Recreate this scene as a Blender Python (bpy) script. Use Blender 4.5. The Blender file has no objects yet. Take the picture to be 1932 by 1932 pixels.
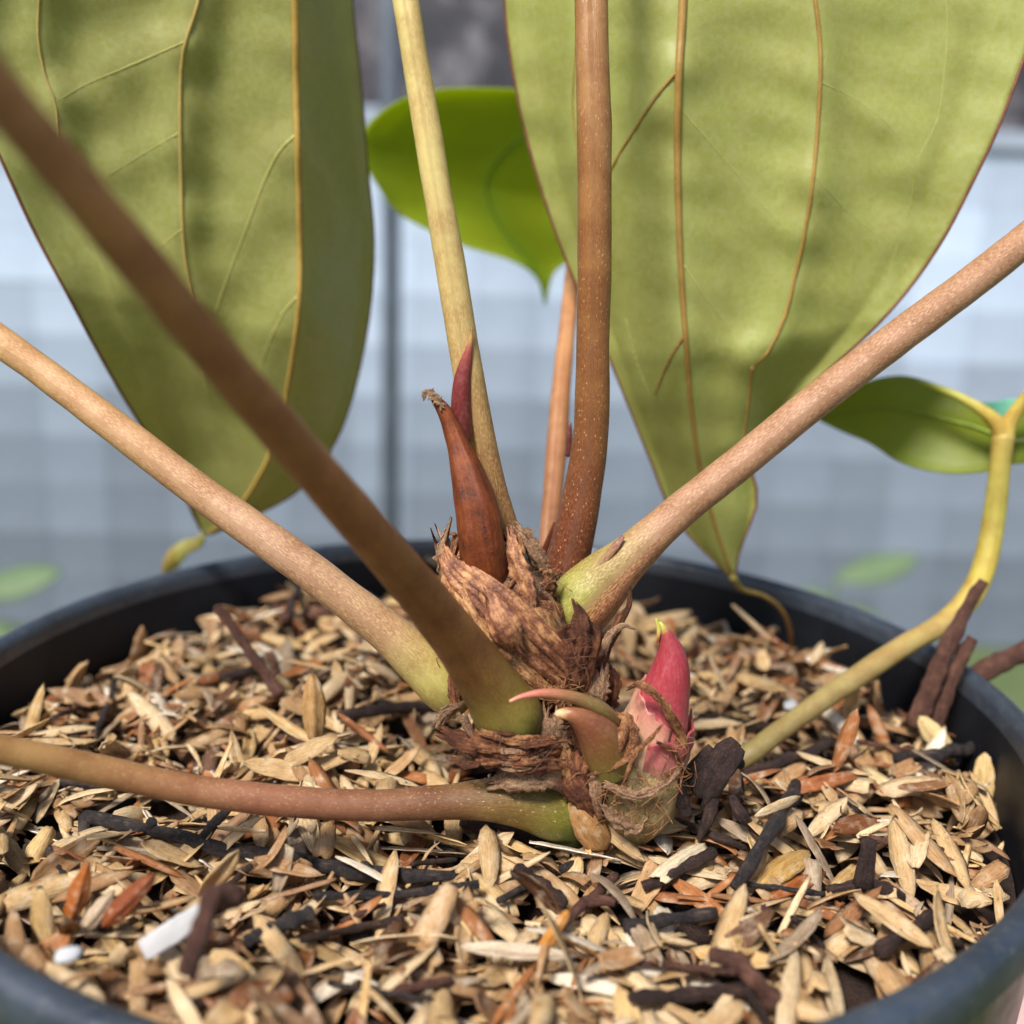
import bpy, bmesh, math, random
import numpy as np
from mathutils import Vector, Matrix

random.seed(7)
rng = np.random.default_rng(11)
MM = 0.001
scene = bpy.context.scene
COL = scene.collection

# ------------------------------------------------------------------ camera, sky, sun, exposure
CAM_F = 2000.0 / 1932.0 * 36.0
PITCH, YAW, ROLL = math.radians(14.2), math.radians(1.9), math.radians(2.0)
CAM_POS = np.array([-2.0, -172.0, 74.0])                    # millimetres; pot rim centre is the origin
FW = np.array([math.sin(YAW) * math.cos(PITCH), math.cos(YAW) * math.cos(PITCH), -math.sin(PITCH)])
_r = np.array([math.cos(YAW), -math.sin(YAW), 0.0])
_u = np.cross(_r, FW)
RT = math.cos(ROLL) * _r + math.sin(ROLL) * _u
UP = -math.sin(ROLL) * _r + math.cos(ROLL) * _u

cam_d = bpy.data.cameras.new('camera')
cam = bpy.data.objects.new('camera', cam_d)
COL.objects.link(cam)
m = Matrix((RT, UP, -FW)).transposed().to_4x4()
m.translation = Vector(CAM_POS * MM)
cam.matrix_world = m
cam_d.sensor_width = 36.0
cam_d.lens = CAM_F
cam_d.clip_start = 0.005
cam_d.clip_end = 500.0
cam_d.dof.use_dof = True
cam_d.dof.focus_distance = 0.154
cam_d.dof.aperture_fstop = CAM_F / 3.0
scene.camera = cam

SUN_AZ, SUN_EL = math.radians(-148), math.radians(52)       # azimuth from +y clockwise
sun_vec = Vector((math.sin(SUN_AZ) * math.cos(SUN_EL), math.cos(SUN_AZ) * math.cos(SUN_EL), math.sin(SUN_EL)))
world = bpy.data.worlds.new('World')
scene.world = world
world.use_nodes = True
wn = world.node_tree
sky = wn.nodes.new('ShaderNodeTexSky')
sky.sky_type = 'NISHITA'
sky.sun_disc = False
sky.sun_elevation = SUN_EL
sky.sun_rotation = SUN_AZ
sky.air_density = 1.0
sky.dust_density = 2.0
bg = wn.nodes['Background']
bg.inputs['Strength'].default_value = 0.115
wn.links.new(sky.outputs[0], bg.inputs['Color'])
sun_d = bpy.data.lights.new('sun', 'SUN')
sun_d.energy = 4.9
sun_d.angle = math.radians(13.0)
sun_d.color = (1.0, 0.96, 0.91)
sun = bpy.data.objects.new('sun', sun_d)
COL.objects.link(sun)
sun.rotation_euler = sun_vec.to_track_quat('Z', 'Y').to_euler()

scene.view_settings.view_transform = 'Standard'
scene.view_settings.look = 'None'
scene.view_settings.gamma = 1.0
scene.view_settings.use_curve_mapping = False
scene.view_settings.exposure = 0.18
scene.render.engine = 'CYCLES'
scene.cycles.use_denoising = True
scene.cycles.max_bounces = 6
scene.cycles.use_adaptive_sampling = True
scene.cycles.adaptive_threshold = 0.02

# ------------------------------------------------------------------ helpers
def ray(x, y):
    return FW + RT * (x - 966.0) / 2000.0 + UP * (966.0 - y) / 2000.0
def P(x, y, Y):
    """point at depth plane Y (mm) on the sight line; returns point and view depth"""
    d = ray(x, y); t = (Y - CAM_POS[1]) / d[1]
    return CAM_POS + d * t, t
def S(x, y, z):
    d = ray(x, y); t = (z - CAM_POS[2]) / d[2]
    return CAM_POS + d * t, t
def pix(p):
    v = np.asarray(p) - CAM_POS; t = v @ FW
    return 966 + 2000 * (v @ RT) / t, 966 - 2000 * (v @ UP) / t, t

def lin(r, g, b):
    f = lambda c: (c / 255 / 12.92) if c / 255 <= 0.04045 else ((c / 255 + 0.055) / 1.055) ** 2.4
    return (f(r), f(g), f(b))
def c4(c): return (c[0], c[1], c[2], 1.0)

def tag(o, label=None, cat=None, group=None, kind=None):
    if label: o['label'] = label
    if cat: o['category'] = cat
    if group: o['group'] = group
    if kind: o['kind'] = kind
    return o
def empty(name, loc_mm):
    o = bpy.data.objects.new(name, None)
    o.empty_display_size = 0.01
    o.location = Vector(loc_mm) * MM
    COL.objects.link(o)
    return o
def link(name, me, mat, parent=None, smooth=True, loc=None):
    """mesh coordinates are world millimetres * MM unless loc is given"""
    o = bpy.data.objects.new(name, me)
    if mat and not me.materials: me.materials.append(mat)
    if smooth and len(me.polygons): me.polygons.foreach_set('use_smooth', [True] * len(me.polygons))
    COL.objects.link(o)
    if parent is not None:
        o.parent = parent
        q = Vector((0, 0, 0)); pp = parent
        while pp is not None:
            q += Vector(pp.location); pp = pp.parent
        if loc is None:
            o.location = -q
        else:
            o.location = Vector(loc) - q
    elif loc is not None:
        o.location = loc
    return o
def mesh_from(name, V, F, uv=None, col=None):
    me = bpy.data.meshes.new(name)
    V = np.asarray(V, dtype=np.float64) * MM
    me.from_pydata([tuple(v) for v in V], [], [tuple(int(i) for i in f) for f in F])
    if uv is not None or col is not None:
        li = np.zeros(len(me.loops), dtype=np.int32)
        me.loops.foreach_get('vertex_index', li)
        if uv is not None:
            l = me.uv_layers.new(name='UVMap')
            l.data.foreach_set('uv', np.asarray(uv, dtype=np.float32)[li].ravel())
        if col is not None:
            a = me.color_attributes.new('tint', 'FLOAT_COLOR', 'POINT')
            c = np.ones((len(V), 4), dtype=np.float32); c[:, :3] = col
            a.data.foreach_set('color', c.ravel())
    me.update()
    return me
def recentre(o):
    """put the origin of a top-level mesh at its lowest middle point"""
    me = o.data
    co = np.zeros(len(me.vertices) * 3); me.vertices.foreach_get('co', co); co = co.reshape(-1, 3)
    c = np.array([co[:, 0].mean(), co[:, 1].mean(), co[:, 2].min()])
    me.vertices.foreach_set('co', (co - c).ravel()); me.update()
    o.location = Vector(c)
    return o

def spline(pts, n):
    """Catmull-Rom through rows of pts, n samples evenly by arc length of the first 3 columns"""
    pts = np.asarray(pts, float)
    k = len(pts)
    ext = np.vstack([2 * pts[0] - pts[1], pts, 2 * pts[-1] - pts[-2]])
    out = []
    per = max(8, int(4 * n / max(1, k - 1)))
    for i in range(k - 1):
        p0, p1, p2, p3 = ext[i:i + 4]
        t = np.linspace(0, 1, per, endpoint=False)[:, None]
        out.append(0.5 * ((2 * p1) + (-p0 + p2) * t + (2 * p0 - 5 * p1 + 4 * p2 - p3) * t ** 2 + (-p0 + 3 * p1 - 3 * p2 + p3) * t ** 3))
    out.append(pts[-1:])
    q = np.vstack(out)
    w = min(3, q.shape[1])
    s = np.concatenate([[0], np.cumsum(np.linalg.norm(np.diff(q[:, :w], axis=0), axis=1))])
    tt = np.linspace(0, s[-1], n)
    return np.stack([np.interp(tt, s, q[:, j]) for j in range(q.shape[1])], 1)

def frames(C):
    T = np.gradient(C, axis=0); T /= np.linalg.norm(T, axis=1)[:, None] + 1e-12
    a = np.array([0, -1.0, 0.15]); N = np.zeros_like(C); B = np.zeros_like(C)
    n = a - T[0] * (a @ T[0])
    if np.linalg.norm(n) < 1e-3: n = np.array([1.0, 0, 0])
    n /= np.linalg.norm(n)
    for i in range(len(C)):
        n = n - T[i] * (n @ T[i]); n /= np.linalg.norm(n) + 1e-12
        N[i] = n; B[i] = np.cross(T[i], n)
    return T, N, B
def noise3(p, seed=0):
    """cheap smooth value noise from sines, range about -1..1"""
    r = np.random.default_rng(seed)
    v = np.zeros(len(p))
    for k in range(6):
        d = r.normal(size=3); d /= np.linalg.norm(d)
        v += np.sin(p @ d * (0.7 + 0.5 * k) + r.uniform(0, 6.28)) / (1 + 0.5 * k)
    return v / 2.2

def tube_arrays(C, R, sides=16, squash=None, bump=None, cap=True, flat_end=False):
    """C centres (mm), R radii. returns V, F, uv(mm)"""
    n = len(C); T, N, B = frames(C)
    ang = np.linspace(0, 2 * np.pi, sides, endpoint=False)
    V = []; uv = []
    s = np.concatenate([[0], np.cumsum(np.linalg.norm(np.diff(C, axis=0), axis=1))])
    for i in range(n):
        rr = np.full(sides, R[i])
        if squash is not None: rr = rr * (1 + squash * np.cos(2 * ang))
        V.append(C[i] + rr[:, None] * (np.cos(ang)[:, None] * N[i] + np.sin(ang)[:, None] * B[i]))
        uv.append(np.stack([ang * max(R.max(), 1e-3), np.full(sides, s[i])], 1))
    V = np.vstack(V); uv = np.vstack(uv)
    if bump is not None:
        amp, fr, seed = bump
        cen = np.repeat(C, sides, axis=0); d = V - cen
        d /= np.linalg.norm(d, axis=1)[:, None] + 1e-9
        V = V + d * (amp * noise3(V * fr, seed))[:, None]
    F = []
    for i in range(n - 1):
        for j in range(sides):
            k = (j + 1) % sides
            F.append((i * sides + j, i * sides + k, (i + 1) * sides + k, (i + 1) * sides + j))
    if cap:
        for end, sgn in ((0, -1), (n - 1, 1)):
            tip = C[end] + T[end] * sgn * R[end] * (0.1 if flat_end else 0.7)
            V = np.vstack([V, tip]); uv = np.vstack([uv, uv[end * sides]])
            t = len(V) - 1
            for j in range(sides):
                k = (j + 1) % sides
                a, b = end * sides + j, end * sides + k
                F.append((t, b, a) if sgn < 0 else (t, a, b))
    return V, F, uv

def px_path(rows, n):
    """rows (px, py, Y, width_px) -> centres mm, radii mm"""
    Q = []
    for x, y, Y, w in rows:
        p, t = P(x, y, Y); Q.append((*p, w / 2 * t / 2000.0))
    q = spline(Q, n)
    return q[:, :3], np.maximum(q[:, 3], 0.02)

def grad(cols, n):
    """cols [(t, (r,g,b) linear)] -> n x 3"""
    t = np.linspace(0, 1, n); k = [c[0] for c in cols]
    return np.stack([np.interp(t, k, [c[1][j] for c in cols]) for j in range(3)], 1)

# ------------------------------------------------------------------ materials
def new_mat(name):
    mt = bpy.data.materials.new(name); mt.use_nodes = True
    nt = mt.node_tree
    for n in list(nt.nodes): nt.nodes.remove(n)
    out = nt.nodes.new('ShaderNodeOutputMaterial')
    b = nt.nodes.new('ShaderNodeBsdfPrincipled')
    nt.links.new(b.outputs[0], out.inputs[0])
    return mt, nt, b, out
class NT:
    def __init__(self, nt): self.nt = nt
    def node(self, t, **kw):
        n = self.nt.nodes.new(t)
        for k, v in kw.items():
            if hasattr(n, k): setattr(n, k, v)
        return n
    def link(self, a, b): self.nt.links.new(a, b)
    def coord(self, kind='Object', scale=(1000, 1000, 1000)):
        tc = self.node('ShaderNodeTexCoord'); mp = self.node('ShaderNodeMapping')
        mp.inputs['Scale'].default_value = scale
        self.link(tc.outputs[kind], mp.inputs['Vector'])
        return mp.outputs[0]
    def noise(self, vec, scale, detail=4, rough=0.55):
        n = self.node('ShaderNodeTexNoise'); n.inputs['Scale'].default_value = scale
        n.inputs['Detail'].default_value = detail; n.inputs['Roughness'].default_value = rough
        self.link(vec, n.inputs['Vector']); return n.outputs['Fac']
    def voro(self, vec, scale):
        n = self.node('ShaderNodeTexVoronoi'); n.inputs['Scale'].default_value = scale
        self.link(vec, n.inputs['Vector']); return n.outputs['Distance']
    def ramp(self, fac, stops):
        r = self.node('ShaderNodeValToRGB'); e = r.color_ramp.elements
        while len(e) < len(stops): e.new(0.5)
        for i, (p, c) in enumerate(stops):
            e[i].position = p; e[i].color = c4(c) if not np.isscalar(c) else (c, c, c, 1)
        self.link(fac, r.inputs[0]); return r.outputs[0]
    def mix(self, fac, a, b, mode='MIX'):
        n = self.node('ShaderNodeMix', data_type='RGBA', blend_type=mode)
        for s, v in ((n.inputs[0], fac), (n.inputs[6], a), (n.inputs[7], b)):
            if isinstance(v, (int, float)): s.default_value = v
            elif isinstance(v, tuple): s.default_value = c4(v)
            else: self.link(v, s)
        return n.outputs[2]
    def bump(self, h, strength, dist, bsdf):
        n = self.node('ShaderNodeBump'); n.inputs['Strength'].default_value = strength
        n.inputs['Distance'].default_value = dist * MM
        self.link(h, n.inputs['Height']); self.link(n.outputs[0], bsdf.inputs['Normal'])
    def attr(self, name='tint'):
        n = self.node('ShaderNodeAttribute'); n.attribute_name = name; return n.outputs['Color']

def petiole_mat(name, speck=lin(215, 190, 130), fine=0.5, dots=0.5, rough=0.42, dark=0.75):
    mt, nt, b, _ = new_mat(name); k = NT(nt)
    uvf = k.coord('UV', (1.5, 0.55, 1)); uvd = k.coord('UV', (1.0, 0.75, 1))
    base = k.attr()
    n1 = k.noise(uvf, 2.3, 4, 0.75)
    f1 = k.ramp(n1, [(0.46, 0.0), (0.62, fine)])
    ob = k.coord('Object')
    n2 = k.noise(ob, 0.22, 3)
    dk = k.mix(k.ramp(n2, [(0.40, 0.0), (0.62, 0.9)]), base, (dark, dark * 0.82, dark * 0.72), 'MULTIPLY')
    c = k.mix(f1, dk, speck)
    v = k.voro(uvd, 1.4)
    v2 = k.voro(uvd, 2.5)
    f2 = k.ramp(v, [(0.10, dots), (0.20, 0.0)])
    c = k.mix(f2, c, speck)
    f3 = k.ramp(v2, [(0.07, dots * 0.7), (0.16, 0.0)])
    c = k.mix(f3, c, speck)
    sc = k.ramp(k.noise(k.coord('UV', (1.2, 0.35, 1)), 0.7, 6, 0.8), [(0.60, 0.0), (0.70, 0.55)])
    c = k.mix(sc, c, lin(92, 62, 40))
    k.link(c, b.inputs['Base Color'])
    k.link(k.ramp(n2, [(0.35, rough - 0.08), (0.65, rough + 0.14)]), b.inputs['Roughness'])
    b.inputs['Specular IOR Level'].default_value = 0.45
    ns = k.coord('UV', (3.5, 0.35, 1))
    k.bump(k.noise(ns, 1.2, 5, 0.65), 0.55, 0.22, b)
    return mt
M_pet_fine = petiole_mat('petiole_mottled', fine=0.55, dots=0.15)
M_pet_dots = petiole_mat('petiole_dotted', fine=0.12, dots=0.55, rough=0.33)
M_pet_smooth = petiole_mat('petiole_smooth', fine=0.12, dots=0.12, rough=0.4)

def leaf_mat(name, transl, rough=0.5, trc=(0.62, 0.64, 0.14), tw=0.42, cell=0.35):
    mt, nt, b, out = new_mat(name); k = NT(nt)
    base = k.attr(); ob = k.coord('Object')
    n1 = k.noise(ob, 0.07, 6, 0.65)
    c = k.mix(k.ramp(n1, [(0.35, 0.0), (0.62, 0.55)]), base, (0.80, 0.94, 0.66), 'MULTIPLY')
    n2 = k.noise(ob, 0.9, 6, 0.75)
    c = k.mix(k.ramp(n2, [(0.42, 0.0), (0.70, cell)]), c, (0.62, 0.66, 0.36))
    n3 = k.noise(ob, 0.35, 4, 0.6)
    c = k.mix(k.ramp(n3, [(0.5, 0.0), (0.75, 0.25)]), c, (0.24, 0.17, 0.04))
    # net of tertiary veinlets
    wv = k.node('ShaderNodeTexNoise'); wv.inputs['Scale'].default_value = 0.25; k.link(ob, wv.inputs['Vector'])
    wm = k.node('ShaderNodeVectorMath', operation='MULTIPLY_ADD'); k.link(wv.outputs['Color'], wm.inputs[0]); wm.inputs[1].default_value = (4, 4, 4); k.link(ob, wm.inputs[2])
    vn = k.node('ShaderNodeTexVoronoi', feature='DISTANCE_TO_EDGE'); vn.inputs['Scale'].default_value = 0.13; k.link(wm.outputs[0], vn.inputs['Vector'])
    vf = k.node('ShaderNodeTexVoronoi', feature='DISTANCE_TO_EDGE'); vf.inputs['Scale'].default_value = 0.5; k.link(wm.outputs[0], vf.inputs['Vector'])
    net1 = k.ramp(vn.outputs['Distance'], [(0.0, cell * 0.75), (0.035, 0.0)]); net2 = k.ramp(vf.outputs['Distance'], [(0.0, cell * 0.5), (0.09, 0.0)])
    c = k.mix(net1, c, (0.50, 0.50, 0.20)); c = k.mix(net2, c, (0.55, 0.58, 0.26))
    k.link(c, b.inputs['Base Color'])
    k.link(k.ramp(n1, [(0.35, rough - 0.1), (0.65, rough + 0.08)]), b.inputs['Roughness'])
    b.inputs['Specular IOR Level'].default_value = 0.5
    hsum = k.mix(0.25, k.noise(ob, 1.4, 5, 0.7), k.ramp(vf.outputs['Distance'], [(0.0, 0.0), (0.12, 1.0)]))
    k.bump(hsum, 0.22, 0.12, b)
    tr = k.node('ShaderNodeBsdfTranslucent'); tr.inputs['Color'].default_value = c4(trc)
    ms = k.node('ShaderNodeMixShader'); ms.inputs[0].default_value = tw
    k.link(b.outputs[0], ms.inputs[1]); k.link(tr.outputs[0], ms.inputs[2]); k.link(ms.outputs[0], out.inputs[0])
    return mt
M_leaf_r = leaf_mat('leaf_underside', True)
M_leaf_l = leaf_mat('leaf_underside_olive', True, rough=0.42, trc=(0.60, 0.60, 0.14), tw=0.42)
M_leaf_bg = leaf_mat('leaf_backlit', True, trc=(0.62, 0.72, 0.0), tw=0.55, cell=0.05)
M_leaf_seed = leaf_mat('leaf_young', True, trc=(0.42, 0.46, 0.0), tw=0.5, cell=0.05)

def flat_mat(name, col, rough=0.5, var=0.2, scale=0.4, spec=0.4, bump=0.2, bdist=0.2):
    mt, nt, b, _ = new_mat(name); k = NT(nt); ob = k.coord('Object')
    n = k.noise(ob, scale, 5, 0.6)
    lo = tuple(x * (1 - var) for x in col); hi = tuple(min(1, x * (1 + var)) for x in col)
    k.link(k.ramp(n, [(0.3, lo), (0.7, hi)]), b.inputs['Base Color'])
    b.inputs['Roughness'].default_value = rough; b.inputs['Specular IOR Level'].default_value = spec
    if bump: k.bump(k.noise(ob, scale * 5, 4), bump, bdist, b)
    return mt
M_vein = flat_mat('vein', lin(158, 124, 62), 0.45, 0.15, 0.5)
M_vein_pale = flat_mat('vein_pale', lin(186, 182, 104), 0.5, 0.12, 0.5)
M_vein_dark = flat_mat('vein_dark', lin(120, 92, 48), 0.45, 0.15, 0.5)
M_rim = flat_mat('worn_rim_plastic', (0.030, 0.040, 0.056), 0.36, 0.35, 0.08, 0.8, 0.2, 0.4)
nt_ = M_rim.node_tree; k_r = NT(nt_); b_r = [n for n in nt_.nodes if n.type == 'BSDF_PRINCIPLED'][0]
src = b_r.inputs['Base Color'].links[0].from_socket; ob_r = k_r.coord('Object')
dust = k_r.ramp(k_r.noise(ob_r, 0.5, 8, 0.8), [(0.54, 0.0), (0.68, 0.5)])
k_r.link(k_r.mix(dust, src, (0.16, 0.15, 0.13)), b_r.inputs['Base Color'])
k_r.link(k_r.ramp(k_r.noise(ob_r, 0.2, 7, 0.75), [(0.35, 0.26), (0.65, 0.6)]), b_r.inputs['Roughness'])
M_margin = flat_mat('leaf_margin', lin(112, 66, 46), 0.5, 0.3, 0.6)

def papery_mat(name, stops, uvs=(2.2, 0.35), rough=0.62, bump=0.8, tw=0.0, flake=0.7):
    mt, nt, b, out = new_mat(name); k = NT(nt)
    uv = k.coord('UV', (uvs[0], uvs[1], 1)); ob = k.coord('Object')
    n1 = k.noise(uv, 1.3, 5, 0.7); n2 = k.noise(ob, 0.35, 4, 0.6)
    a = k.node('ShaderNodeMath', operation='ADD'); k.link(n1, a.inputs[0]); k.link(n2, a.inputs[1])
    h = k.node('ShaderNodeMath', operation='MULTIPLY'); k.link(a.outputs[0], h.inputs[0]); h.inputs[1].default_value = 0.5
    c = k.ramp(h.outputs[0], stops)
    n3 = k.noise(ob, 3.0, 4, 0.75)
    c = k.mix(k.ramp(n3, [(0.50, 0.0), (0.62, flake)]), c, stops[-1][1])
    c = k.mix(k.ramp(k.noise(ob, 1.9, 5, 0.8), [(0.36, 0.6), (0.46, 0.0)]), c, stops[0][1])
    k.link(c, b.inputs['Base Color'])
    b.inputs['Roughness'].default_value = rough; b.inputs['Specular IOR Level'].default_value = 0.4
    hb = k.node('ShaderNodeMath', operation='ADD'); k.link(h.outputs[0], hb.inputs[0]); k.link(n3, hb.inputs[1])
    k.bump(hb.outputs[0], bump, 0.45, b)
    if tw:
        tr = k.node('ShaderNodeBsdfTranslucent'); k.link(c, tr.inputs['Color'])
        ms = k.node('ShaderNodeMixShader'); ms.inputs[0].default_value = tw
        k.link(b.outputs[0], ms.inputs[1]); k.link(tr.outputs[0], ms.inputs[2]); k.link(ms.outputs[0], out.inputs[0])
    return mt
M_crown = papery_mat('crown_bark', [(0.36, lin(72, 38, 24)), (0.48, lin(134, 82, 50)), (0.60, lin(216, 168, 112))], bump=.5, rough=.52)
M_purple = papery_mat('purple_brown_sheath', [(0.36, lin(74, 40, 32)), (0.49, lin(124, 74, 54)), (0.61, lin(212, 156, 104))], uvs=(1.0, .3), flake=.45, bump=.4, rough=.5)
M_sheath = papery_mat('dry_sheath', [(0.36, lin(66, 34, 22)), (0.49, lin(126, 74, 46)), (0.62, lin(202, 150, 98))], tw=0.12)
M_sheath_dk = papery_mat('dark_sheath', [(0.36, lin(48, 24, 17)), (0.5, lin(98, 54, 35)), (0.64, lin(168, 110, 70))], tw=0.1, flake=0.25)
M_scrap = papery_mat('grey_scrap', [(0.30, lin(84, 54, 40)), (0.5, lin(142, 104, 78)), (0.7, lin(206, 172, 132))], tw=0.15)
M_cata = papery_mat('orange_brown_sheath', [(0.36, lin(70, 30, 13)), (0.5, lin(118, 55, 24)), (0.66, lin(158, 84, 38))], uvs=(1.2, 0.12), rough=0.5, bump=0.35, tw=0.15, flake=0.3)
M_fibre = flat_mat('fibre', lin(150, 104, 66), 0.65, 0.35, 1.0)
M_fibre_dk = flat_mat('fibre_dark', lin(98, 62, 42), 0.65, 0.35, 1.0)

def vcol_mat(name, rough=0.4, streak=0.4, scol=(0.02, 0.0, 0.0), uvs=(2.5, 0.2), sss=0.2, bump=0.2, spec=0.45, fleck=0.35):
    mt, nt, b, _ = new_mat(name); k = NT(nt)
    uv = k.coord('UV', (uvs[0], uvs[1], 1))
    n = k.noise(uv, 1.6, 4, 0.65)
    c = k.mix(k.ramp(n, [(0.42, 0.0), (0.7, streak)]), k.attr(), scol)
    ob = k.coord('Object')
    c = k.mix(k.ramp(k.noise(ob, 1.8, 5, 0.75), [(0.48, 0.0), (0.68, fleck)]), c, lin(235, 200, 170))
    k.link(c, b.inputs['Base Color']); b.inputs['Roughness'].default_value = rough
    b.inputs['Specular IOR Level'].default_value = spec
    b.inputs['Subsurface Weight'].default_value = sss
    b.inputs['Subsurface Radius'].default_value = (0.0018, 0.0007, 0.0005); b.inputs['Subsurface Scale'].default_value = 0.6
    k.bump(n, bump, 0.2, b)
    return mt
M_bud = vcol_mat('bud_skin', rough=.34, streak=0.22, scol=lin(220, 140, 140), bump=0.25, fleck=.10)
M_spear = vcol_mat('spear_skin', rough=0.32, streak=0.3, scol=lin(60, 20, 22), fleck=.1)

M_twig = papery_mat('charred_twig', [(0.36, lin(24, 17, 17)), (0.52, lin(50, 36, 33)), (0.7, lin(118, 84, 66))], uvs=(1.6, 0.3), rough=0.6, bump=1.0, flake=0.3)
M_twig_br = papery_mat('brown_twig', [(0.3, lin(48, 27, 22)), (0.5, lin(86, 54, 44)), (0.72, lin(146, 104, 82))], uvs=(1.6, 0.3), rough=0.6, bump=1.0, flake=0.3)
M_twig_gr = papery_mat('grey_black_twig', [(0.36, lin(20, 19, 21)), (0.52, lin(42, 38, 39)), (0.7, lin(120, 100, 86))], uvs=(1.6, 0.3), rough=0.55, bump=1.0, flake=0.28)
M_white = flat_mat('white_flake', (0.46, 0.45, 0.44), 0.6, 0.06, 0.4)
M_perlite = flat_mat('perlite', (0.5, 0.51, 0.52), 0.7, 0.06, 0.8)
M_soil = flat_mat('dark_humus', lin(52, 36, 28), 0.85, 0.4, 0.5, bump=0.9, bdist=1.0)

def husk_mat(name, use_obj):
    mt, nt, b, out = new_mat(name); k = NT(nt)
    if use_obj:
        oi = k.node('ShaderNodeObjectInfo'); base = oi.outputs['Color']; rnd = oi.outputs['Random']
    else:
        base = k.attr()
    ob = k.coord('Object'); uv = k.coord('UV', (0.35, 3.2, 1))
    if use_obj:
        ad = k.node('ShaderNodeVectorMath', operation='ADD'); k.link(ob, ad.inputs[0])
        sc = k.node('ShaderNodeVectorMath', operation='SCALE'); sc.inputs[0].default_value = (97, 53, 71); k.link(rnd, sc.inputs['Scale'])
        k.link(sc.outputs[0], ad.inputs[1]); ob = ad.outputs[0]
    st = k.noise(uv, 1.1, 4, 0.7)
    c = k.mix(k.ramp(st, [(0.36, 0.7), (0.56, 0.0)]), base, (0.62, 0.50, 0.38), 'MULTIPLY')
    bl = k.noise(ob, 0.45, 4, 0.6)
    c = k.mix(k.ramp(bl, [(0.50, 0.0), (0.75, 0.5)]), c, (0.58, 0.42, 0.30), 'MULTIPLY')
    c = k.mix(k.ramp(bl, [(0.28, 0.5), (0.48, 0.0)]), c, (0.80, 0.68, 0.50))
    sp = k.noise(ob, 1.5, 4, 0.85)
    c = k.mix(k.ramp(sp, [(0.60, 0.0), (0.67, 0.7)]), c, lin(58, 36, 24))
    k.link(c, b.inputs['Base Color'])
    b.inputs['Roughness'].default_value = 0.55; b.inputs['Specular IOR Level'].default_value = 0.35
    k.bump(st, 0.9, 0.35, b)
    tr = k.node('ShaderNodeBsdfTranslucent'); k.link(c, tr.inputs['Color'])
    ms = k.node('ShaderNodeMixShader'); ms.inputs[0].default_value = 0.1
    k.link(b.outputs[0], ms.inputs[1]); k.link(tr.outputs[0], ms.inputs[2]); k.link(ms.outputs[0], out.inputs[0])
    return mt
M_husk = husk_mat('rice_husk', True)
M_husk_stuff = husk_mat('rice_husk_layer', False)

mt, nt, b, _ = new_mat('black_plastic'); k = NT(nt)
ob = k.coord('Object')
k.link(k.ramp(k.noise(ob, 0.06, 6, 0.65), [(0.4, (0.010, 0.011, 0.013)), (0.72, (0.022, 0.023, 0.026))]), b.inputs['Base Color'])
k.link(k.ramp(k.noise(ob, 0.12, 6, 0.7), [(0.35, 0.26), (0.7, 0.45)]), b.inputs['Roughness'])
b.inputs['Specular IOR Level'].default_value = 0.9
k.bump(k.noise(ob, 0.5, 5, 0.6), 0.15, 0.4, b)
M_pot = mt
M_pot_in = flat_mat('dusty_black_plastic', (0.007, 0.008, 0.011), 0.5, 0.5, 0.08, 0.28, 0.2, 0.4)

# ------------------------------------------------------------------ the setting: ground, paving, wall behind, screen above it
FLOOR = -650.0
def box_mesh(name, x0, x1, y0, y1, z0, z1, bev=0.0):
    bm = bmesh.new(); bmesh.ops.create_cube(bm, size=1.0)
    for v in bm.verts:
        v.co = Vector(((x0 if v.co.x < 0 else x1), (y0 if v.co.y < 0 else y1), (z0 if v.co.z < 0 else z1))) * MM
    if bev: bmesh.ops.bevel(bm, geom=bm.edges[:], offset=bev * MM, segments=2, affect='EDGES')
    me = bpy.data.meshes.new(name); bm.to_mesh(me); bm.free(); return me
def metre_mat(name, stops, scale, rough=0.8, bump=0.3, obj_tint=False):
    mt, nt, b, _ = new_mat(name); k = NT(nt); ob = k.coord('Object', (1, 1, 1))
    n = k.noise(ob, scale, 6, 0.65)
    c = k.ramp(n, stops)
    if obj_tint:
        oi = k.node('ShaderNodeObjectInfo'); c = k.mix(1.0, c, oi.outputs['Color'], 'MULTIPLY')
    k.link(c, b.inputs['Base Color']); b.inputs['Roughness'].default_value = rough
    k.bump(k.noise(ob, scale * 8, 5), bump, 4, b)
    return mt
M_ground = metre_mat('mossy_ground', [(0.32, (0.05, 0.075, 0.025)), (0.52, (0.085, 0.12, 0.04)), (0.72, (0.13, 0.14, 0.07))], 6.0)
me = mesh_from('ground', [(-60000, -60000, FLOOR), (60000, -60000, FLOOR), (60000, 60000, FLOOR), (-60000, 60000, FLOOR)], [(0, 1, 2, 3)])
tag(link('ground', me, M_ground, smooth=False), 'mossy green ground far below the pot', kind='structure')

M_pave = metre_mat('pink_paving', [(0.3, (0.40, 0.24, 0.22)), (0.7, (0.58, 0.40, 0.36))], 14.0)
pav = empty('paving', (600, 700, FLOOR)); tag(pav, 'pink paving slabs in the grass beside the plant stand', kind='structure')
pm = box_mesh('paving_slab', -145, 145, -145, 145, -20, 32, 4)
for i in range(4):
    for j in range(2):
        link('paving_slab', pm, M_pave, pav, False, Vector((480 + i * 300 + rng.uniform(-3, 3), 560 + j * 300 + rng.uniform(-3, 3), FLOOR)) * MM)

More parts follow.
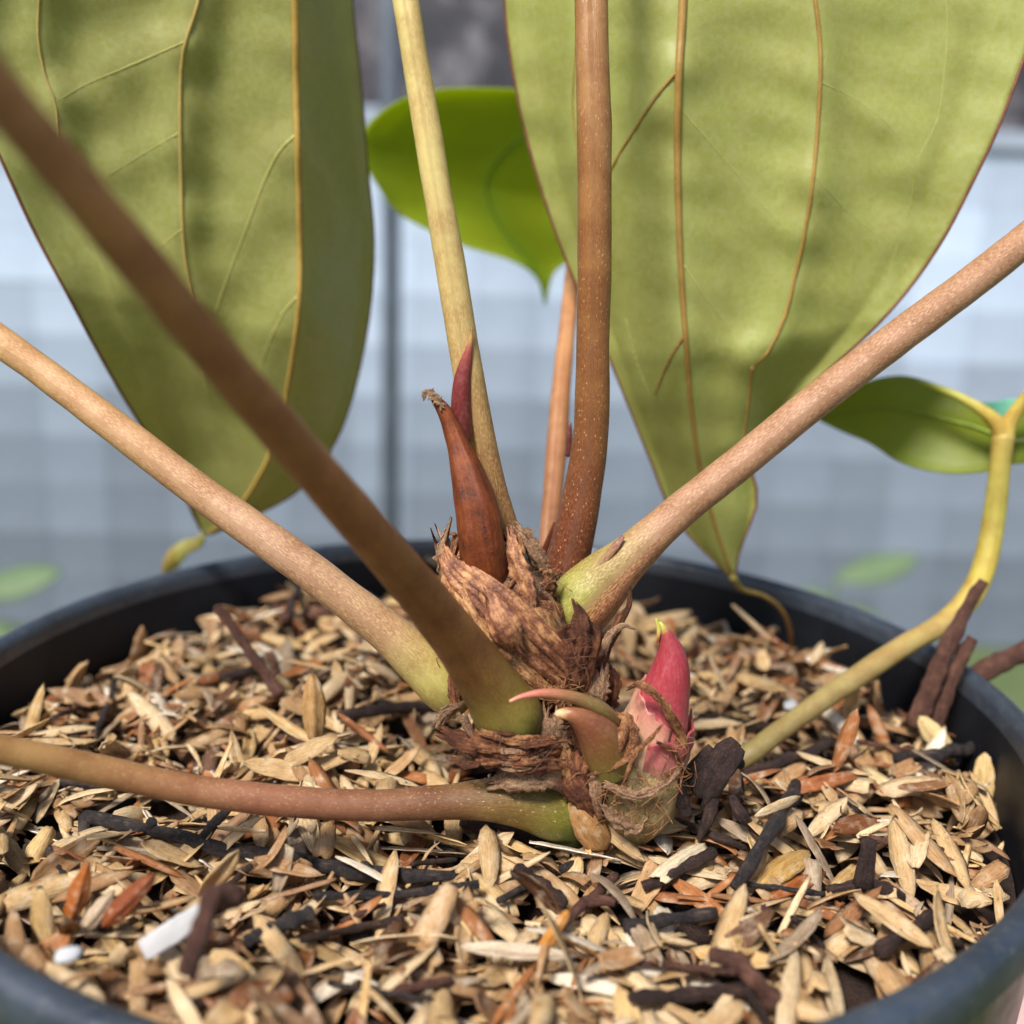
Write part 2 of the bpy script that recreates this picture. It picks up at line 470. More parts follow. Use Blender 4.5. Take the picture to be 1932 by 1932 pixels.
WALL_Y, WALL_TOP = 1720.0, 262.0
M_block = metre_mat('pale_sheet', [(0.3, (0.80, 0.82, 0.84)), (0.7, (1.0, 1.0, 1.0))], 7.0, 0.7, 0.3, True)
M_mortar = metre_mat('fence_frame', [(0.3, (0.20, 0.25, 0.32)), (0.7, (0.28, 0.33, 0.40))], 8.0)
wall = empty('panel_fence', (0, WALL_Y, FLOOR)); tag(wall, 'pale blue-white panel fence standing far out of focus behind the pot', 'fence')
link('backing_frame', box_mesh('backing_frame', -2000, 2000, WALL_Y + 8, WALL_Y + 50, FLOOR, WALL_TOP - 4), M_mortar, wall, False)
PW, PH = 110.0, 90.0
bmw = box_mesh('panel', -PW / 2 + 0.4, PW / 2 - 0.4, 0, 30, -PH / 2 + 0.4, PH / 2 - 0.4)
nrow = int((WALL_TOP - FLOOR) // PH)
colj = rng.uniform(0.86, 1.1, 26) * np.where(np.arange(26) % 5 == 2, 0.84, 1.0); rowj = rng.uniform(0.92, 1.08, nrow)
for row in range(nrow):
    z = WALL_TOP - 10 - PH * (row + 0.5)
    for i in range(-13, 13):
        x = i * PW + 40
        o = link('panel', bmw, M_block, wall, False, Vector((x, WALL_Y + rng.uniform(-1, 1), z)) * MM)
        tone = np.interp(row, [0, 1, 2, 4, 5, 7, 9], [0.66, 0.78, 0.70, 0.54, 0.42, 0.28, 0.22])  # lower rows get darker: shading painted into the panel colours
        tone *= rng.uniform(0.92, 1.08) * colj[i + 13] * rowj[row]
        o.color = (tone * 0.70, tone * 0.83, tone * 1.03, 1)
for x in (-1650, 1500):
    link('post', box_mesh('post', x - 18, x + 18, WALL_Y - 40, WALL_Y - 5, FLOOR, WALL_TOP + 10, 3), M_mortar, wall, False)
link('top_rail', box_mesh('top_rail', -2000, 2000, WALL_Y - 10, WALL_Y + 60, WALL_TOP - 8, WALL_TOP + 26, 4), M_block, wall, False).color = (0.34, 0.40, 0.48, 1)

M_net = metre_mat('shade_net', [(0.30, (0.018, 0.018, 0.024)), (0.52, (0.055, 0.052, 0.062)), (0.64, (0.20, 0.19, 0.20))], 9.0, 0.7, 0.4)
scr = empty('shade_screen', (0, WALL_Y + 260, FLOOR)); tag(scr, 'dark grey shade screen rising above the block wall', 'screen')
nx, nz = 80, 14
V = []; F = []
for j in range(nz + 1):
    for i in range(nx + 1):
        x = -2200 + 4400 * i / nx
        V.append((x, WALL_Y + 250 + 14 * math.sin(x * 0.013) + 6 * math.sin(x * 0.031 + j), FLOOR + 300 + j * 120))
for j in range(nz):
    for i in range(nx):
        a = j * (nx + 1) + i; F.append((a, a + 1, a + nx + 2, a + nx + 1))
o = link('netting', mesh_from('netting', V, F), M_net, scr)
sm = o.modifiers.new('thick', 'SOLIDIFY'); sm.thickness = 0.003
M_steel = flat_mat('blue_grey_steel', (0.09, 0.11, 0.14), 0.45, 0.2, 0.02)
for x in (-2100, -900, 300, 1500, 2150):
    link('post', box_mesh('post', x - 20, x + 20, WALL_Y + 285, WALL_Y + 325, FLOOR, FLOOR + 2000, 3), M_steel, scr, False)

def tube_obj(name, C, R, mat, parent=None, sides=12, bump=None, col=None, squash=None, flat_end=False):
    V, F, uv = tube_arrays(np.asarray(C, float), np.asarray(R, float), sides, squash, bump, True, flat_end)
    vc = None
    if col is not None:
        vc = np.repeat(col, sides, axis=0); vc = np.vstack([vc, col[0], col[-1]])
    return link(name, mesh_from(name, V, F, uv, vc), mat, parent)
p0, _ = P(738, 560, 1250)
pole = empty('support_pole', (p0[0], 1250, FLOOR)); tag(pole, 'slim blue-grey pole standing in front of the block wall', 'pole')
tube_obj('shaft', [(p0[0], 1250, FLOOR + 6), (p0[0], 1250, 0), (p0[0] - 6, 1250, 900)], [13, 13, 13], M_steel, pole)
tube_obj('base_plate', [(p0[0], 1250, FLOOR), (p0[0], 1250, FLOOR + 8)], [55, 55], M_steel, pole, flat_end=True)

# plant stand under the pot
M_wood = metre_mat('weathered_wood', [(0.3, (0.12, 0.09, 0.06)), (0.7, (0.24, 0.19, 0.14))], 20.0)
POT_H = 150.0
stand = empty('plant_stand', (0, 0, FLOOR)); tag(stand, 'small weathered wooden stand under the black pot', 'stand')
for i in range(4):
    x = -75 + i * 50
    link('top_slat', box_mesh('top_slat', x - 22, x + 22, -100, 100, -POT_H - 18, -POT_H, 2), M_wood, stand, False)
for sx in (-1, 1):
    for sy in (-1, 1):
        link('leg', box_mesh('leg', sx * 80 - 14, sx * 80 + 14, sy * 80 - 14, sy * 80 + 14, FLOOR, -POT_H - 18, 2), M_wood, stand, False)
for sy in (-1, 1):
    link('rail', box_mesh('rail', -66, 66, sy * 80 - 10, sy * 80 + 10, -POT_H - 60, -POT_H - 19, 2), M_wood, stand, False)

# ------------------------------------------------------------------ pot
pot = empty('plant_pot', (0, 0, -POT_H)); tag(pot, 'black plastic nursery pot filled with rice husks', 'pot')
def lathe(name, prof, mat, parent, seg=160):
    V = []; F = []; n = len(prof)
    for i in range(seg):
        a = 2 * math.pi * i / seg
        wob = 1 + 0.0025 * math.sin(2 * a + 0.6) + 0.0015 * math.sin(3 * a)
        for r, z in prof: V.append((r * wob * math.cos(a), r * wob * math.sin(a), z))
    for i in range(seg):
        k2 = (i + 1) % seg
        for j in range(n - 1): F.append((i * n + j, k2 * n + j, k2 * n + j + 1, i * n + j + 1))
    return link(name, mesh_from(name, V, F), mat, parent)
lip = [(88.6, -5.0), (88.6, -1.6), (88.9, -0.7), (89.6, -0.15), (90.6, 0.0), (91.6, -0.2), (92.3, -0.7), (92.7, -1.6), (92.7, -5.2), (92.2, -6.0), (91.0, -6.2)]
lathe('rim', lip, M_rim, pot)
lathe('inner_wall', [(88.7, -3.0), (88.2, -8.0), (87.2, -20.0), (85.5, -50.0), (80.0, -POT_H + 4), (0.1, -POT_H + 3)], M_pot_in, pot)
lathe('outer_wall', [(91.4, -6.1), (90.3, -8.0), (89.8, -20.0), (87.4, -60.0), (82.0, -POT_H + 2), (80.5, -POT_H), (0.1, -POT_H)], M_pot, pot)

# ------------------------------------------------------------------ potting mix surface
SURF = -11.5           # mean top of the husk layer
BASE_Z = SURF - 6.5
nr, na = 40, 120
V = [(0, 0, BASE_Z)]; F = []
for i in range(1, nr + 1):
    for j in range(na):
        a = 2 * math.pi * j / na; r = 87.0 * i / nr
        V.append((r * math.cos(a), r * math.sin(a), BASE_Z + (0.8 * math.sin(r * 0.5 + 3 * a) + 0.6 * math.sin(7 * a)) * (i < nr)))
for j in range(na): F.append((0, 1 + j, 1 + (j + 1) % na))
for i in range(nr - 1):
    for j in range(na):
        a = 1 + i * na + j; b2 = 1 + i * na + (j + 1) % na
        F.append((a, a + na, b2 + na, b2))
tag(link('potting_mix', mesh_from('potting_mix', V, F), M_soil), 'dark damp potting mix under the rice husks', kind='structure')

# ---- husk shapes
def husk_shape(L, W, arch, bend, curl, kind, seed, nu=9, nv=5):
    r = np.random.default_rng(seed)
    t = np.linspace(0, 1, nu)
    if kind == 'boat': w = np.sin(np.pi * np.clip(t, 0.0, 1)) ** 0.5; w = w * (1 - 0.22 * t)
    elif kind in ('sliver', 'crumb'): w = 0.55 + 0.45 * np.sin(np.pi * t); w[0] *= 0.6; w[-1] *= 0.35
    elif kind == 'broken':
        w = np.sin(np.pi * (0.12 + 0.5 * t)) ** 0.6; w[-1] *= 0.9
        w = w[::-1].copy()
    elif kind == 'shard': w = np.interp(t, [0, .08, .5, .93, 1], [.75, .95, 1, .9, .55])
    else: w = 0.25 + 0.75 * np.sin(np.pi * t) ** 0.5
    w[0] = max(w[0], 0.06); w[-1] = max(w[-1], 0.05)
    v = np.linspace(-1, 1, nv)
    X = (t - 0.5) * L
    top = []
    for i in range(nu):
        for j in range(nv):
            y = v[j] * w[i] * W / 2
            rid = (0.0 if kind == 'shard' else 0.05) * W * math.cos(v[j] * 2 * math.pi) * (w[i])
            zz = arch * w[i] * (1 - abs(v[j]) ** 1.35) + rid + bend * (1 - (2 * t[i] - 1) ** 2) + curl * v[j] * (t[i] - 0.5)
            jag = r.uniform(-0.35, 0.35) if (kind == 'broken' and i == 0) else 0
            top.append((X[i] + jag, y + r.uniform(-.03, .03) * W, zz + r.uniform(-0.05, 0.05)))
    top = np.array(top)
    uvt = np.array([(X[i], v[j] * W / 2) for i in range(nu) for j in range(nv)])
    th = 0.14
    bot = top.copy(); bot[:, 2] -= th; bot[:, 1] *= 0.94
    V = np.vstack([top, bot]); N = nu * nv; F = []
    for i in range(nu - 1):
        for j in range(nv - 1):
            a = i * nv + j
            F.append((a, a + nv, a + nv + 1, a + 1)); F.append((N + a, N + a + 1, N + a + nv + 1, N + a + nv))
    for i in range(nu - 1):
        a = i * nv; F.append((a, N + a, N + a + nv, a + nv))
        a = i * nv + nv - 1; F.append((a, a + nv, N + a + nv, N + a))
    for j in range(nv - 1):
        a = j; F.append((a, a + 1, N + a + 1, N + a))
        a = (nu - 1) * nv + j; F.append((a, N + a, N + a + 1, a + 1))
    V[:, 2] -= V[:, 2].min()
    return V, np.array(F), np.vstack([uvt, uvt])
HUSKS = []
kinds = ['boat'] * 13 + ['sliver'] * 5 + ['broken'] * 5 + ['flake'] * 2 + ['crumb'] * 10
for i, kd in enumerate(kinds):
    L = rng.uniform(9.5, 14.0); W = rng.uniform(2.6, 4.0); ar = rng.uniform(0.5, 1.1)
    if kd == 'sliver': W = rng.uniform(0.9, 1.9); ar = rng.uniform(.25, .5); L = rng.uniform(7, 14)
    if kd == 'broken': L = rng.uniform(5, 8)
    if kd == 'flake': L = rng.uniform(6.5, 10); W = rng.uniform(2.6, 3.6); ar = rng.uniform(.15, .35)
    if kd == 'crumb': L = rng.uniform(2.5, 5.5); W = rng.uniform(.5, 1.1); ar = .2
    V, F, uv = husk_shape(L, W, ar, rng.uniform(-0.3, 0.7), rng.uniform(-0.5, 0.5), kd, 100 + i)
    HUSKS.append((V, F, uv, L, W))
TONES = [(lin(222, 196, 154), 'pale'), (lin(208, 176, 128), 'pale'), (lin(188, 152, 108), 'tan'), (lin(172, 134, 94), 'tan'), (lin(160, 124, 92), 'tan'),
         (lin(170, 112, 66), 'orange'), (lin(150, 94, 56), 'orange'), (lin(164, 144, 120), 'grey'), (lin(106, 74, 52), 'brown'), (lin(236, 224, 202), 'white'),
         (lin(216, 182, 126), 'pale'), (lin(148, 104, 68), 'tan')]
TONE_P = np.array([.17, .18, .15, .11, .08, .06, .05, .06, .04, .04, .07, .04]); TONE_P /= TONE_P.sum()

# ---- pile: each piece comes to rest on the height map of the pieces before it
G = 0.6; HN = int(180 / G)
hm = np.full((HN, HN), BASE_Z + 0.0); owner = np.full((HN, HN), -1, dtype=np.int32)
def cell(x, y): return int((x + 90) / G), int((y + 90) / G)
def hget(x, y):
    i, j = cell(x, y); return hm[min(max(i, 0), HN - 1), min(max(j, 0), HN - 1)]
placed = []
def rot(yaw, pitch, roll):
    cy, sy = math.cos(yaw), math.sin(yaw); cp, sp = math.cos(pitch), math.sin(pitch); cr, sr = math.cos(roll), math.sin(roll)
    Rz = np.array([[cy, -sy, 0], [sy, cy, 0], [0, 0, 1]]); Ry = np.array([[cp, 0, -sp], [0, 1, 0], [sp, 0, cp]]); Rx = np.array([[1, 0, 0], [0, cr, -sr], [0, sr, cr]])
    return Rz @ Ry @ Rx
def stamp(W3, idx, thick=0.0):
    i = ((W3[:, 0] + 90) / G).astype(int).clip(0, HN - 1); j = ((W3[:, 1] + 90) / G).astype(int).clip(0, HN - 1)
    for a, b2, zz in zip(i, j, W3[:, 2]):
        if zz > hm[a, b2]: hm[a, b2] = zz; owner[a, b2] = idx
def settle(x, y, vi, yaw, lift=0.0, wild=1.0):
    V, F, uv, L, W = HUSKS[vi]
    c, s = math.cos(yaw), math.sin(yaw); hl = L * 0.42
    h0 = hget(x - c * hl, y - s * hl); h1 = hget(x + c * hl, y + s * hl); hc = hget(x, y)
    l0 = hget(x + s * W * .35, y - c * W * .35); l1 = hget(x - s * W * .35, y + c * W * .35)
    pitch = max(-0.6, min(0.6, math.atan2(h1 - h0, 2 * hl))) + rng.normal(0, 0.16 * wild)
    roll = max(-0.5, min(0.5, math.atan2(l1 - l0, W * .7))) + rng.normal(0, 0.2 * wild)
    flip = rng.random() < 0.3
    if rng.random() < 0.05 * wild: pitch += rng.choice([-1, 1]) * rng.uniform(0.5, 1.1)
    R = rot(yaw, pitch, roll + (math.pi if flip else 0))
    Wp = V @ R.T + np.array([x, y, 0])
    i = ((Wp[:, 0] + 90) / G).astype(int).clip(0, HN - 1); j = ((Wp[:, 1] + 90) / G).astype(int).clip(0, HN - 1)
    gap = hm[i, j] - Wp[:, 2]
    dz = np.percentile(gap, 88) + lift
    return R, dz, Wp
CROWN_XY = None
def add_husk(x, y, vi=None, yaw=None, wild=1.0, tone=None):
    vi = int(rng.integers(len(HUSKS))) if vi is None else vi
    yaw = rng.uniform(0, 2 * math.pi) if yaw is None else yaw
    R, dz, Wp = settle(x, y, vi, yaw, 0, wild)
    Wp[:, 2] += dz
    rr = np.hypot(Wp[:, 0], Wp[:, 1]).max()
    if rr > 86.5: return None
    tone = int(rng.choice(len(TONES), p=TONE_P)) if tone is None else tone
    idx = len(placed)
    jit = rng.uniform(0.92, 1.22)
    placed.append([vi, R, np.array([x, y, dz]), tone, np.array(TONES[tone][0]) * jit])
    stamp(Wp, idx)
    # fill between sampled vertices so later pieces do not sink through
    n = len(Wp) // 2; Q = Wp[:n].reshape(9, 5, 3)
    mid = (Q[1:, 1:] + Q[:-1, :-1]) / 2; stamp(mid.reshape(-1, 3), idx)
    return idx
stem_xy = S(1085, 1545, SURF)[0][:2]; bulb_xy = S(1200, 1530, SURF)[0][:2]
def blocked(x, y):
    return math.hypot(x - stem_xy[0], y - stem_xy[1] - 4) < 7.5 or math.hypot(x - bulb_xy[0], y - bulb_xy[1] - 3) < 6.5
def scatter(n, avoid=None, wild=1.0):
    c = 0
    while c < n:
        r = 85.0 * math.sqrt(rng.random()); a = rng.uniform(0, 2 * math.pi)
        x, y = r * math.cos(a), r * math.sin(a)
        if blocked(x, y): c += 0.3; continue
        if avoid is not None and avoid(x, y): c += 0.3; continue
        add_husk(x, y, wild=wild); c += 1
scatter(3000)
inside = np.array([[math.hypot(i * G - 90, j * G - 90) < 80 for j in range(HN)] for i in range(HN)])
shift = SURF - 0.6 - np.median(hm[inside])
for p in placed: p[2][2] += shift
hm += shift

# ---- twigs: (pixels in the photograph, width, material, bumpiness, lift, label); they lie on or stand in the husk layer
def surf_pt(x, y, lift=0.0):
    z = SURF
    for _ in range(6):
        p, t = S(x, y, z); z = 0.5 * z + 0.5 * (max(hget(p[0], p[1]), SURF - 3) + lift)
    p, t = S(x, y, z); return p, t
TW = [
 ([(168, 1562, 0), (300, 1590, .6), (430, 1622, .8), (560, 1642, .8), (700, 1664, .6), (852, 1672, .2)], 37, M_twig_gr, 'longest grey-black charred twig lying along the husks below the low stalk'),
 ([(590, 1712, 0), (740, 1702, .8), (905, 1686, 1.4)], 24, M_twig_gr, 'thin dark twig with a pale grey tip in front of the longest charred twig'),
 ([(868, 1568, .4), (950, 1588, .5), (1032, 1606, .3)], 36, M_twig, 'short thick black twig beside the green stalk base'),
 ([(415, 1292, .3), (530, 1272, .6), (640, 1252, .5)], 26, M_twig, 'straight black twig behind the leaning thin brown twig'),
 ([(640, 1368, .2), (740, 1356, .4), (835, 1344, .2)], 28, M_twig, 'black twig running to the base of the pale left stalk'),
 ([(218, 1275, 1), (205, 1340, .8), (178, 1402, .3)], 17, M_twig_gr, 'thin curved black twig among husks at the left pot wall'),
 ([(1385, 1692, .2), (1440, 1600, .8), (1508, 1502, .6)], 36, M_twig_gr, 'straight grey-black twig lying diagonally in front of the charcoal chunk'),
 ([(1400, 1482, .2), (1480, 1455, .4), (1562, 1418, .2)], 30, M_twig, 'dark twig beside the seedling stalk foot'),
 ([(1690, 1446, .2), (1760, 1440, .6), (1838, 1428, .8)], 33, M_twig_gr, 'grey-black twig under the upright pale husk at the right wall'),
 ([(1212, 1690, 0), (1275, 1662, .4), (1342, 1628, .3)], 30, M_twig, 'short dark twig between the bulb and the pot front'),
 ([(1190, 1908, .4), (1310, 1896, .8), (1432, 1884, .6)], 36, M_twig, 'dark twig lying flat near the front rim'),
 ([(1372, 1832, 1.4), (1420, 1870, .9), (1478, 1918, 0)], 50, M_twig_br, 'thick brown twig sloping down to the front rim'),
 ([(978, 1660, .3), (1020, 1690, .5), (1064, 1724, .1)], 36, M_twig, 'stubby black twig pointing away from the bulb'),
 ([(1050, 1764, .1), (1105, 1715, .8), (1160, 1668, 1.2)], 26, M_twig_br, 'forked brown twig crossing the stubby black twig'),
 ([(1398, 1690, .6), (1415, 1730, .8), (1446, 1764, .3)], 16, M_twig_br, 'wiry brown rootlet curling from the diagonal twig'),
 ([(470, 1800, .2), (535, 1768, .7), (592, 1742, .5)], 42, M_twig_gr, 'broad grey-black twig in front of the thin grey-tipped twig'),
 ([(96, 1622, .8), (112, 1655, .7), (128, 1694, .1)], 26, M_twig_gr, 'stubby twig at the left end of the longest twig'),
 ([(570, 1790, .2), (700, 1762, .4), (760, 1750, .1)], 20, M_twig, 'slim dark twig half buried in husks'),
 ([(1655, 1812, .2), (1700, 1780, .6), (1752, 1740, .7)], 38, M_twig, 'black twig at the foot of the right front rim'),
 ([(1560, 1705, .2), (1640, 1690, .6), (1700, 1712, .3)], 34, M_twig, 'knobbly black twig among husks near the right front rim'),
 ([(120, 1490, .3), (200, 1494, .4), (280, 1490, .1)], 24, M_twig_gr, 'dark twig just behind the low stalk'),
 ([(560, 1180, .2), (640, 1170, .4), (720, 1195, .2)], 26, M_twig_br, 'brown twig lying near the back wall'),
 ([(480, 1100, 3.5), (510, 1140, 2), (538, 1182, 0)], 24, M_twig_br, 'brown twig leaning on the far wall of the pot'),
 ([(575, 1105, 3.5), (555, 1150, 1.5), (545, 1195, 0)], 22, M_twig, 'black twig leaning beside the brown one at the far wall'),
 ([(60, 1745, .2), (130, 1752, .4), (210, 1770, .2)], 24, M_twig, 'dark twig along the left front rim'),
 ([(1180, 1770, .2), (1270, 1755, .5), (1350, 1740, .2)], 34, M_twig_gr, 'grey-black twig under pale husks towards the front'),
 ([(700, 1905, .2), (790, 1880, .5), (850, 1868, .2)], 26, M_twig_br, 'brown twig near the middle of the front rim'),
 ([(1500, 1300, .3), (1580, 1325, .5), (1640, 1318, .2)], 26, M_twig, 'black twig behind the seedling stalk'),
 ([(1330, 1395, .5), (1420, 1380, .5), (1500, 1400, .2)], 24, M_twig, 'black twig behind the pink bud'),
]
def twig(path, w, mat, label, extra=(), group=None, uid=[0]):
    uid[0] += 1
    pts = [];
    for (x, y, lift) in path:
        p, t = surf_pt(x, y, lift); r = w * 0.74 / 2 * t / 2000.0
        p = p + np.array([0, 0, r * 0.9 + (0.8 if group is None else 0.0)]); pts.append((*p, r))
    n = 22; q = spline(pts, n); C = q[:, :3]; R = q[:, 3]
    s = np.linspace(0, 1, n)
    C = C + np.stack([noise3(C * 0.35, uid[0]), noise3(C * 0.35, uid[0] + 50), 0.4 * noise3(C * .4, uid[0] + 90)], 1) * R.mean() * 0.6
    R = R * (1 + 0.12 * np.sin(s * 17 + uid[0]) + 0.07 * np.sin(s * 41 + uid[0] * 2)); R[0] *= 0.9; R[-1] *= 0.85
    o = empty('twig', tuple(C[0] * [1, 1, 1]))
    tag(o, label, 'twig', group)
    tube_obj('stalk', C, R, mat, o, 10, (R.mean() * 0.17, 1.1, uid[0]), flat_end=True)
    for (k0, vec, ln, rr) in extra:
        a = C[int(k0 * (n - 1))]; d = np.array(vec, float); d /= np.linalg.norm(d)
        cc = np.array([a + d * ln * u + np.array([0, 0, 0.12 * ln * math.sin(u * 2.5)]) for u in np.linspace(0, 1, 6)])
        tube_obj('stub', cc, np.linspace(rr, rr * 0.6, 6), mat, o, 8, (rr * .14, 1.6, uid[0] + 7), flat_end=True)
    for a, r in zip(C, R):
        th = np.linspace(0, 6.28, 8)
        for f in (0.3, 0.9):
            stamp(np.stack([a[0] + r * f * np.cos(th), a[1] + r * f * np.sin(th), np.full(8, a[2] + r * (1 - f * .6))], 1), -2)
    return o, C, R
twig_mask = []
EX = {0: [(0.03, (0.15, -0.7, -0.5), 4.5, 1.2), (0.42, (0.6, 0.7, 0.5), 6, 0.9), (0.24, (0.3, -.2, .9), 1.6, 1.1), (0.83, (-.3, -.4, .7), 2.0, 1.2)],
      6: [(0.62, (0.5, 0.1, .5), 1.6, .9)], 13: [(0.45, (0.8, -0.2, 0.1), 4.0, .9)], 11: [(0.2, (-0.8, -.1, .3), 4, 1.3)], 19: [(0.5, (0.1, 0.2, 1), 6, 1.5)]}
for i, (pa, w, mt_, lb) in enumerate(TW):
    o, C, R = twig(pa, w, mt_, lb, EX.get(i, ()))
    twig_mask += [(c[0], c[1], r + 1.2) for c, r in zip(C[::3], R[::3])]
TMASK = np.array(twig_mask)
HERO = []            # filled below, pixels of special husks that later pieces must not bury
def avoid(x, y):
    d = np.hypot(TMASK[:, 0] - x, TMASK[:, 1] - y)
    return (d < TMASK[:, 2] + 3.2).any() and rng.random() < 0.93
TONE_WORD = {'pale': 'straw', 'tan': 'tan', 'orange': 'orange-brown', 'grey': 'greyish', 'brown': 'dark brown', 'white': 'whitish cream'}
KIND_WORD = {'boat': 'boat-shaped husk', 'sliver': 'narrow husk sliver', 'broken': 'broken husk', 'flake': 'broad flat husk', 'crumb': 'tiny husk shard'}
MARKS = [('the longest charred twig', [S(x, y, SURF)[0] for x, y in ((170, 1562), (300, 1590), (430, 1622), (560, 1642), (700, 1664), (850, 1672))], 9),
         ('the fibrous bulb', [S(1200, 1560, SURF)[0]], 16), ('the thick stalk base', [S(900, 1480, SURF)[0]], 16), ('the seedling foot', [S(1440, 1440, SURF)[0]], 14),
         ('the white flake', [S(325, 1760, SURF)[0]], 12), ('the standing twigs', [S(1750, 1370, SURF)[0]], 14), ('the diagonal twig', [S(1440, 1600, SURF)[0]], 12),
         ('the sloping brown twig', [S(1420, 1870, SURF)[0]], 12), ('the bright orange splinter', [S(1035, 1780, SURF)[0]], 13)]
for i_, nm_ in ((2, 'the short thick black twig'), (3, 'the straight black twig'), (4, 'the twig at the pale stalk'), (5, 'the thin curved twig'), (7, 'the twig by the seedling'), (8, 'the twig under the pale husk'),
                (9, 'the short dark twig'), (10, 'the flat dark twig'), (12, 'the stubby black twig'), (13, 'the forked brown twig'), (15, 'the broad grey-black twig'), (17, 'the half buried slim twig'),
                (18, 'the black twig at the rim'), (19, 'the knobbly black twig'), (20, 'the twig behind the low stalk'), (21, 'the brown twig lying far back'), (25, 'the twig under pale husks'), (26, 'the brown front twig'), (28, 'the twig behind the bud')):
    MARKS.append((nm_, [S(x, y, SURF)[0] for x, y, _l in TW[i_][0]], 7.5))
def near_what(x, y):
    best = min(((min(math.hypot(p[0] - x, p[1] - y) for p in pts) / rad, nm) for nm, pts, rad in MARKS))
    if best[0] < 1: return 'near ' + best[1]
    return 'next to the pot wall' if math.hypot(x, y) > 70 else 'in the middle of the pot'
# loose dark crumbs of twig, alike
for i in range(58):
    while True:
        r = 82 * math.sqrt(rng.random()); a = rng.uniform(0, 6.283); x, y = r * math.cos(a), r * math.sin(a)
        if not blocked(x, y) and y > -84: break
    X, Y_, t = pix((x, y, SURF)); yaw = rng.uniform(0, 3.14); ln = rng.uniform(5, 15)
    w = rng.uniform(0.6, 1.7)
    qs = []
    for u in (-.5, 0, .5):
        px_, py_, _t = pix((x + u * ln * math.cos(yaw), y + u * ln * math.sin(yaw), hget(x, y)))
        qs.append((px_, py_, 0.1 + (0.5 if u == 0 else rng.uniform(-.5, 1.2))))
    mt_ = [M_twig, M_twig_br, M_twig_gr][i % 3]
    lb = '%s %s bit of twig %s' % ('slim' if w < 1.2 else 'stout', ['black', 'brown', 'grey-black'][i % 3], near_what(x, y))
    twig(qs, w * 2000 / t, mt_, lb, (), 'twig bits: ' + lb)
scatter(860, avoid, 1.3)

# ---- upright twigs at the right wall, leaning thin twig, dark upright twig in front
def free_twig(rows, mat, label, n=26, bump=0.14, stubs=()):
    C, R = px_path(rows, n); s = np.linspace(0, 1, n)
    R = R * (1 + 0.06 * np.sin(s * 23 + rows[0][0]) + 0.05 * np.sin(s * 51))
    o = empty('twig', tuple(C[0])); tag(o, label, 'twig')
    tube_obj('stalk', C, R, mat, o, 12, (R.mean() * bump, 1.3, int(rows[0][0])), flat_end=True)
    for k0, vec, ln, rr in stubs:
        a = C[int(k0 * (n - 1))]; d = np.array(vec, float); d /= np.linalg.norm(d)
        tube_obj('stub', np.array([a + d * ln * u for u in np.linspace(0, 1, 5)]), np.linspace(rr, rr * .7, 5), mat, o, 8, (rr * .12, 1.5, 3), flat_end=True)
    return o, C
free_twig([(1728, 1372, 4, 38), (1750, 1310, 5, 36), (1786, 1225, 6, 33), (1820, 1155, 8, 26), (1856, 1096, 9, 19)], M_twig_br, 'tall brown twig standing against the yellow seedling stalk')
free_twig([(1766, 1372, 4, 25), (1787, 1310, 5, 25), (1814, 1240, 6, 26), (1834, 1204, 7, 24)], M_twig_br, 'shorter brown twig standing close beside the tall one')
free_twig([(1776, 1335, 14, 44), (1820, 1290, 14, 42), (1870, 1260, 14, 40), (1932, 1228, 14, 38), (2010, 1190, 14, 36)], M_twig_br, 'brown twig leaning out over the right rim', stubs=[(0.55, (.2, -.6, .5), 1.6, .9)])
free_twig([(408, 1146, 12, 17), (440, 1185, 11, 20), (478, 1240, 9, 21), (505, 1278, 8, 22), (528, 1312, 6, 24)], M_twig_br, 'thin reddish-brown twig leaning up with a broken pale end', stubs=[(0.80, (.8, .1, .6), 2.6, .5)])
free_twig([(352, 1835, -78, 34), (372, 1775, -77, 40), (392, 1715, -75, 36), (405, 1690, -73, 44), (445, 1692, -70, 46)], M_twig_br, 'dark bent twig standing up beside the white flake')
# charcoal chunk by the bud: lumpy block with several lobes
ch = empty('charcoal_chunk', tuple(surf_pt(1335, 1480)[0])); tag(ch, 'rough lump of black charcoal bark beside the pink bud', 'charcoal')
for rows in ([(1318, 1500, -32, 26), (1340, 1462, -32, 42), (1362, 1430, -31, 44), (1388, 1398, -30, 24)], [(1330, 1520, -33, 20), (1352, 1478, -33, 34), (1376, 1440, -32, 36), (1398, 1412, -31, 20)],
             [(1282, 1462, -34, 14), (1284, 1500, -34.5, 28), (1296, 1536, -34.5, 20)], [(1262, 1490, -31, 16), (1305, 1452, -31, 26), (1345, 1412, -30, 22)],
             [(1348, 1500, -33, 26), (1336, 1545, -34, 24), (1318, 1584, -34.5, 9)], [(1380, 1500, -33, 12), (1398, 1535, -34, 24), (1420, 1560, -34, 14)], [(1400, 1440, -29, 18), (1345, 1446, -31, 24), (1300, 1480, -32, 16)]):
    C, R = px_path(rows, 22); tube_obj('lobe', C, R, M_twig, ch, 14, (R.mean() * 0.22, 1.6, int(rows[0][0])), flat_end=True)

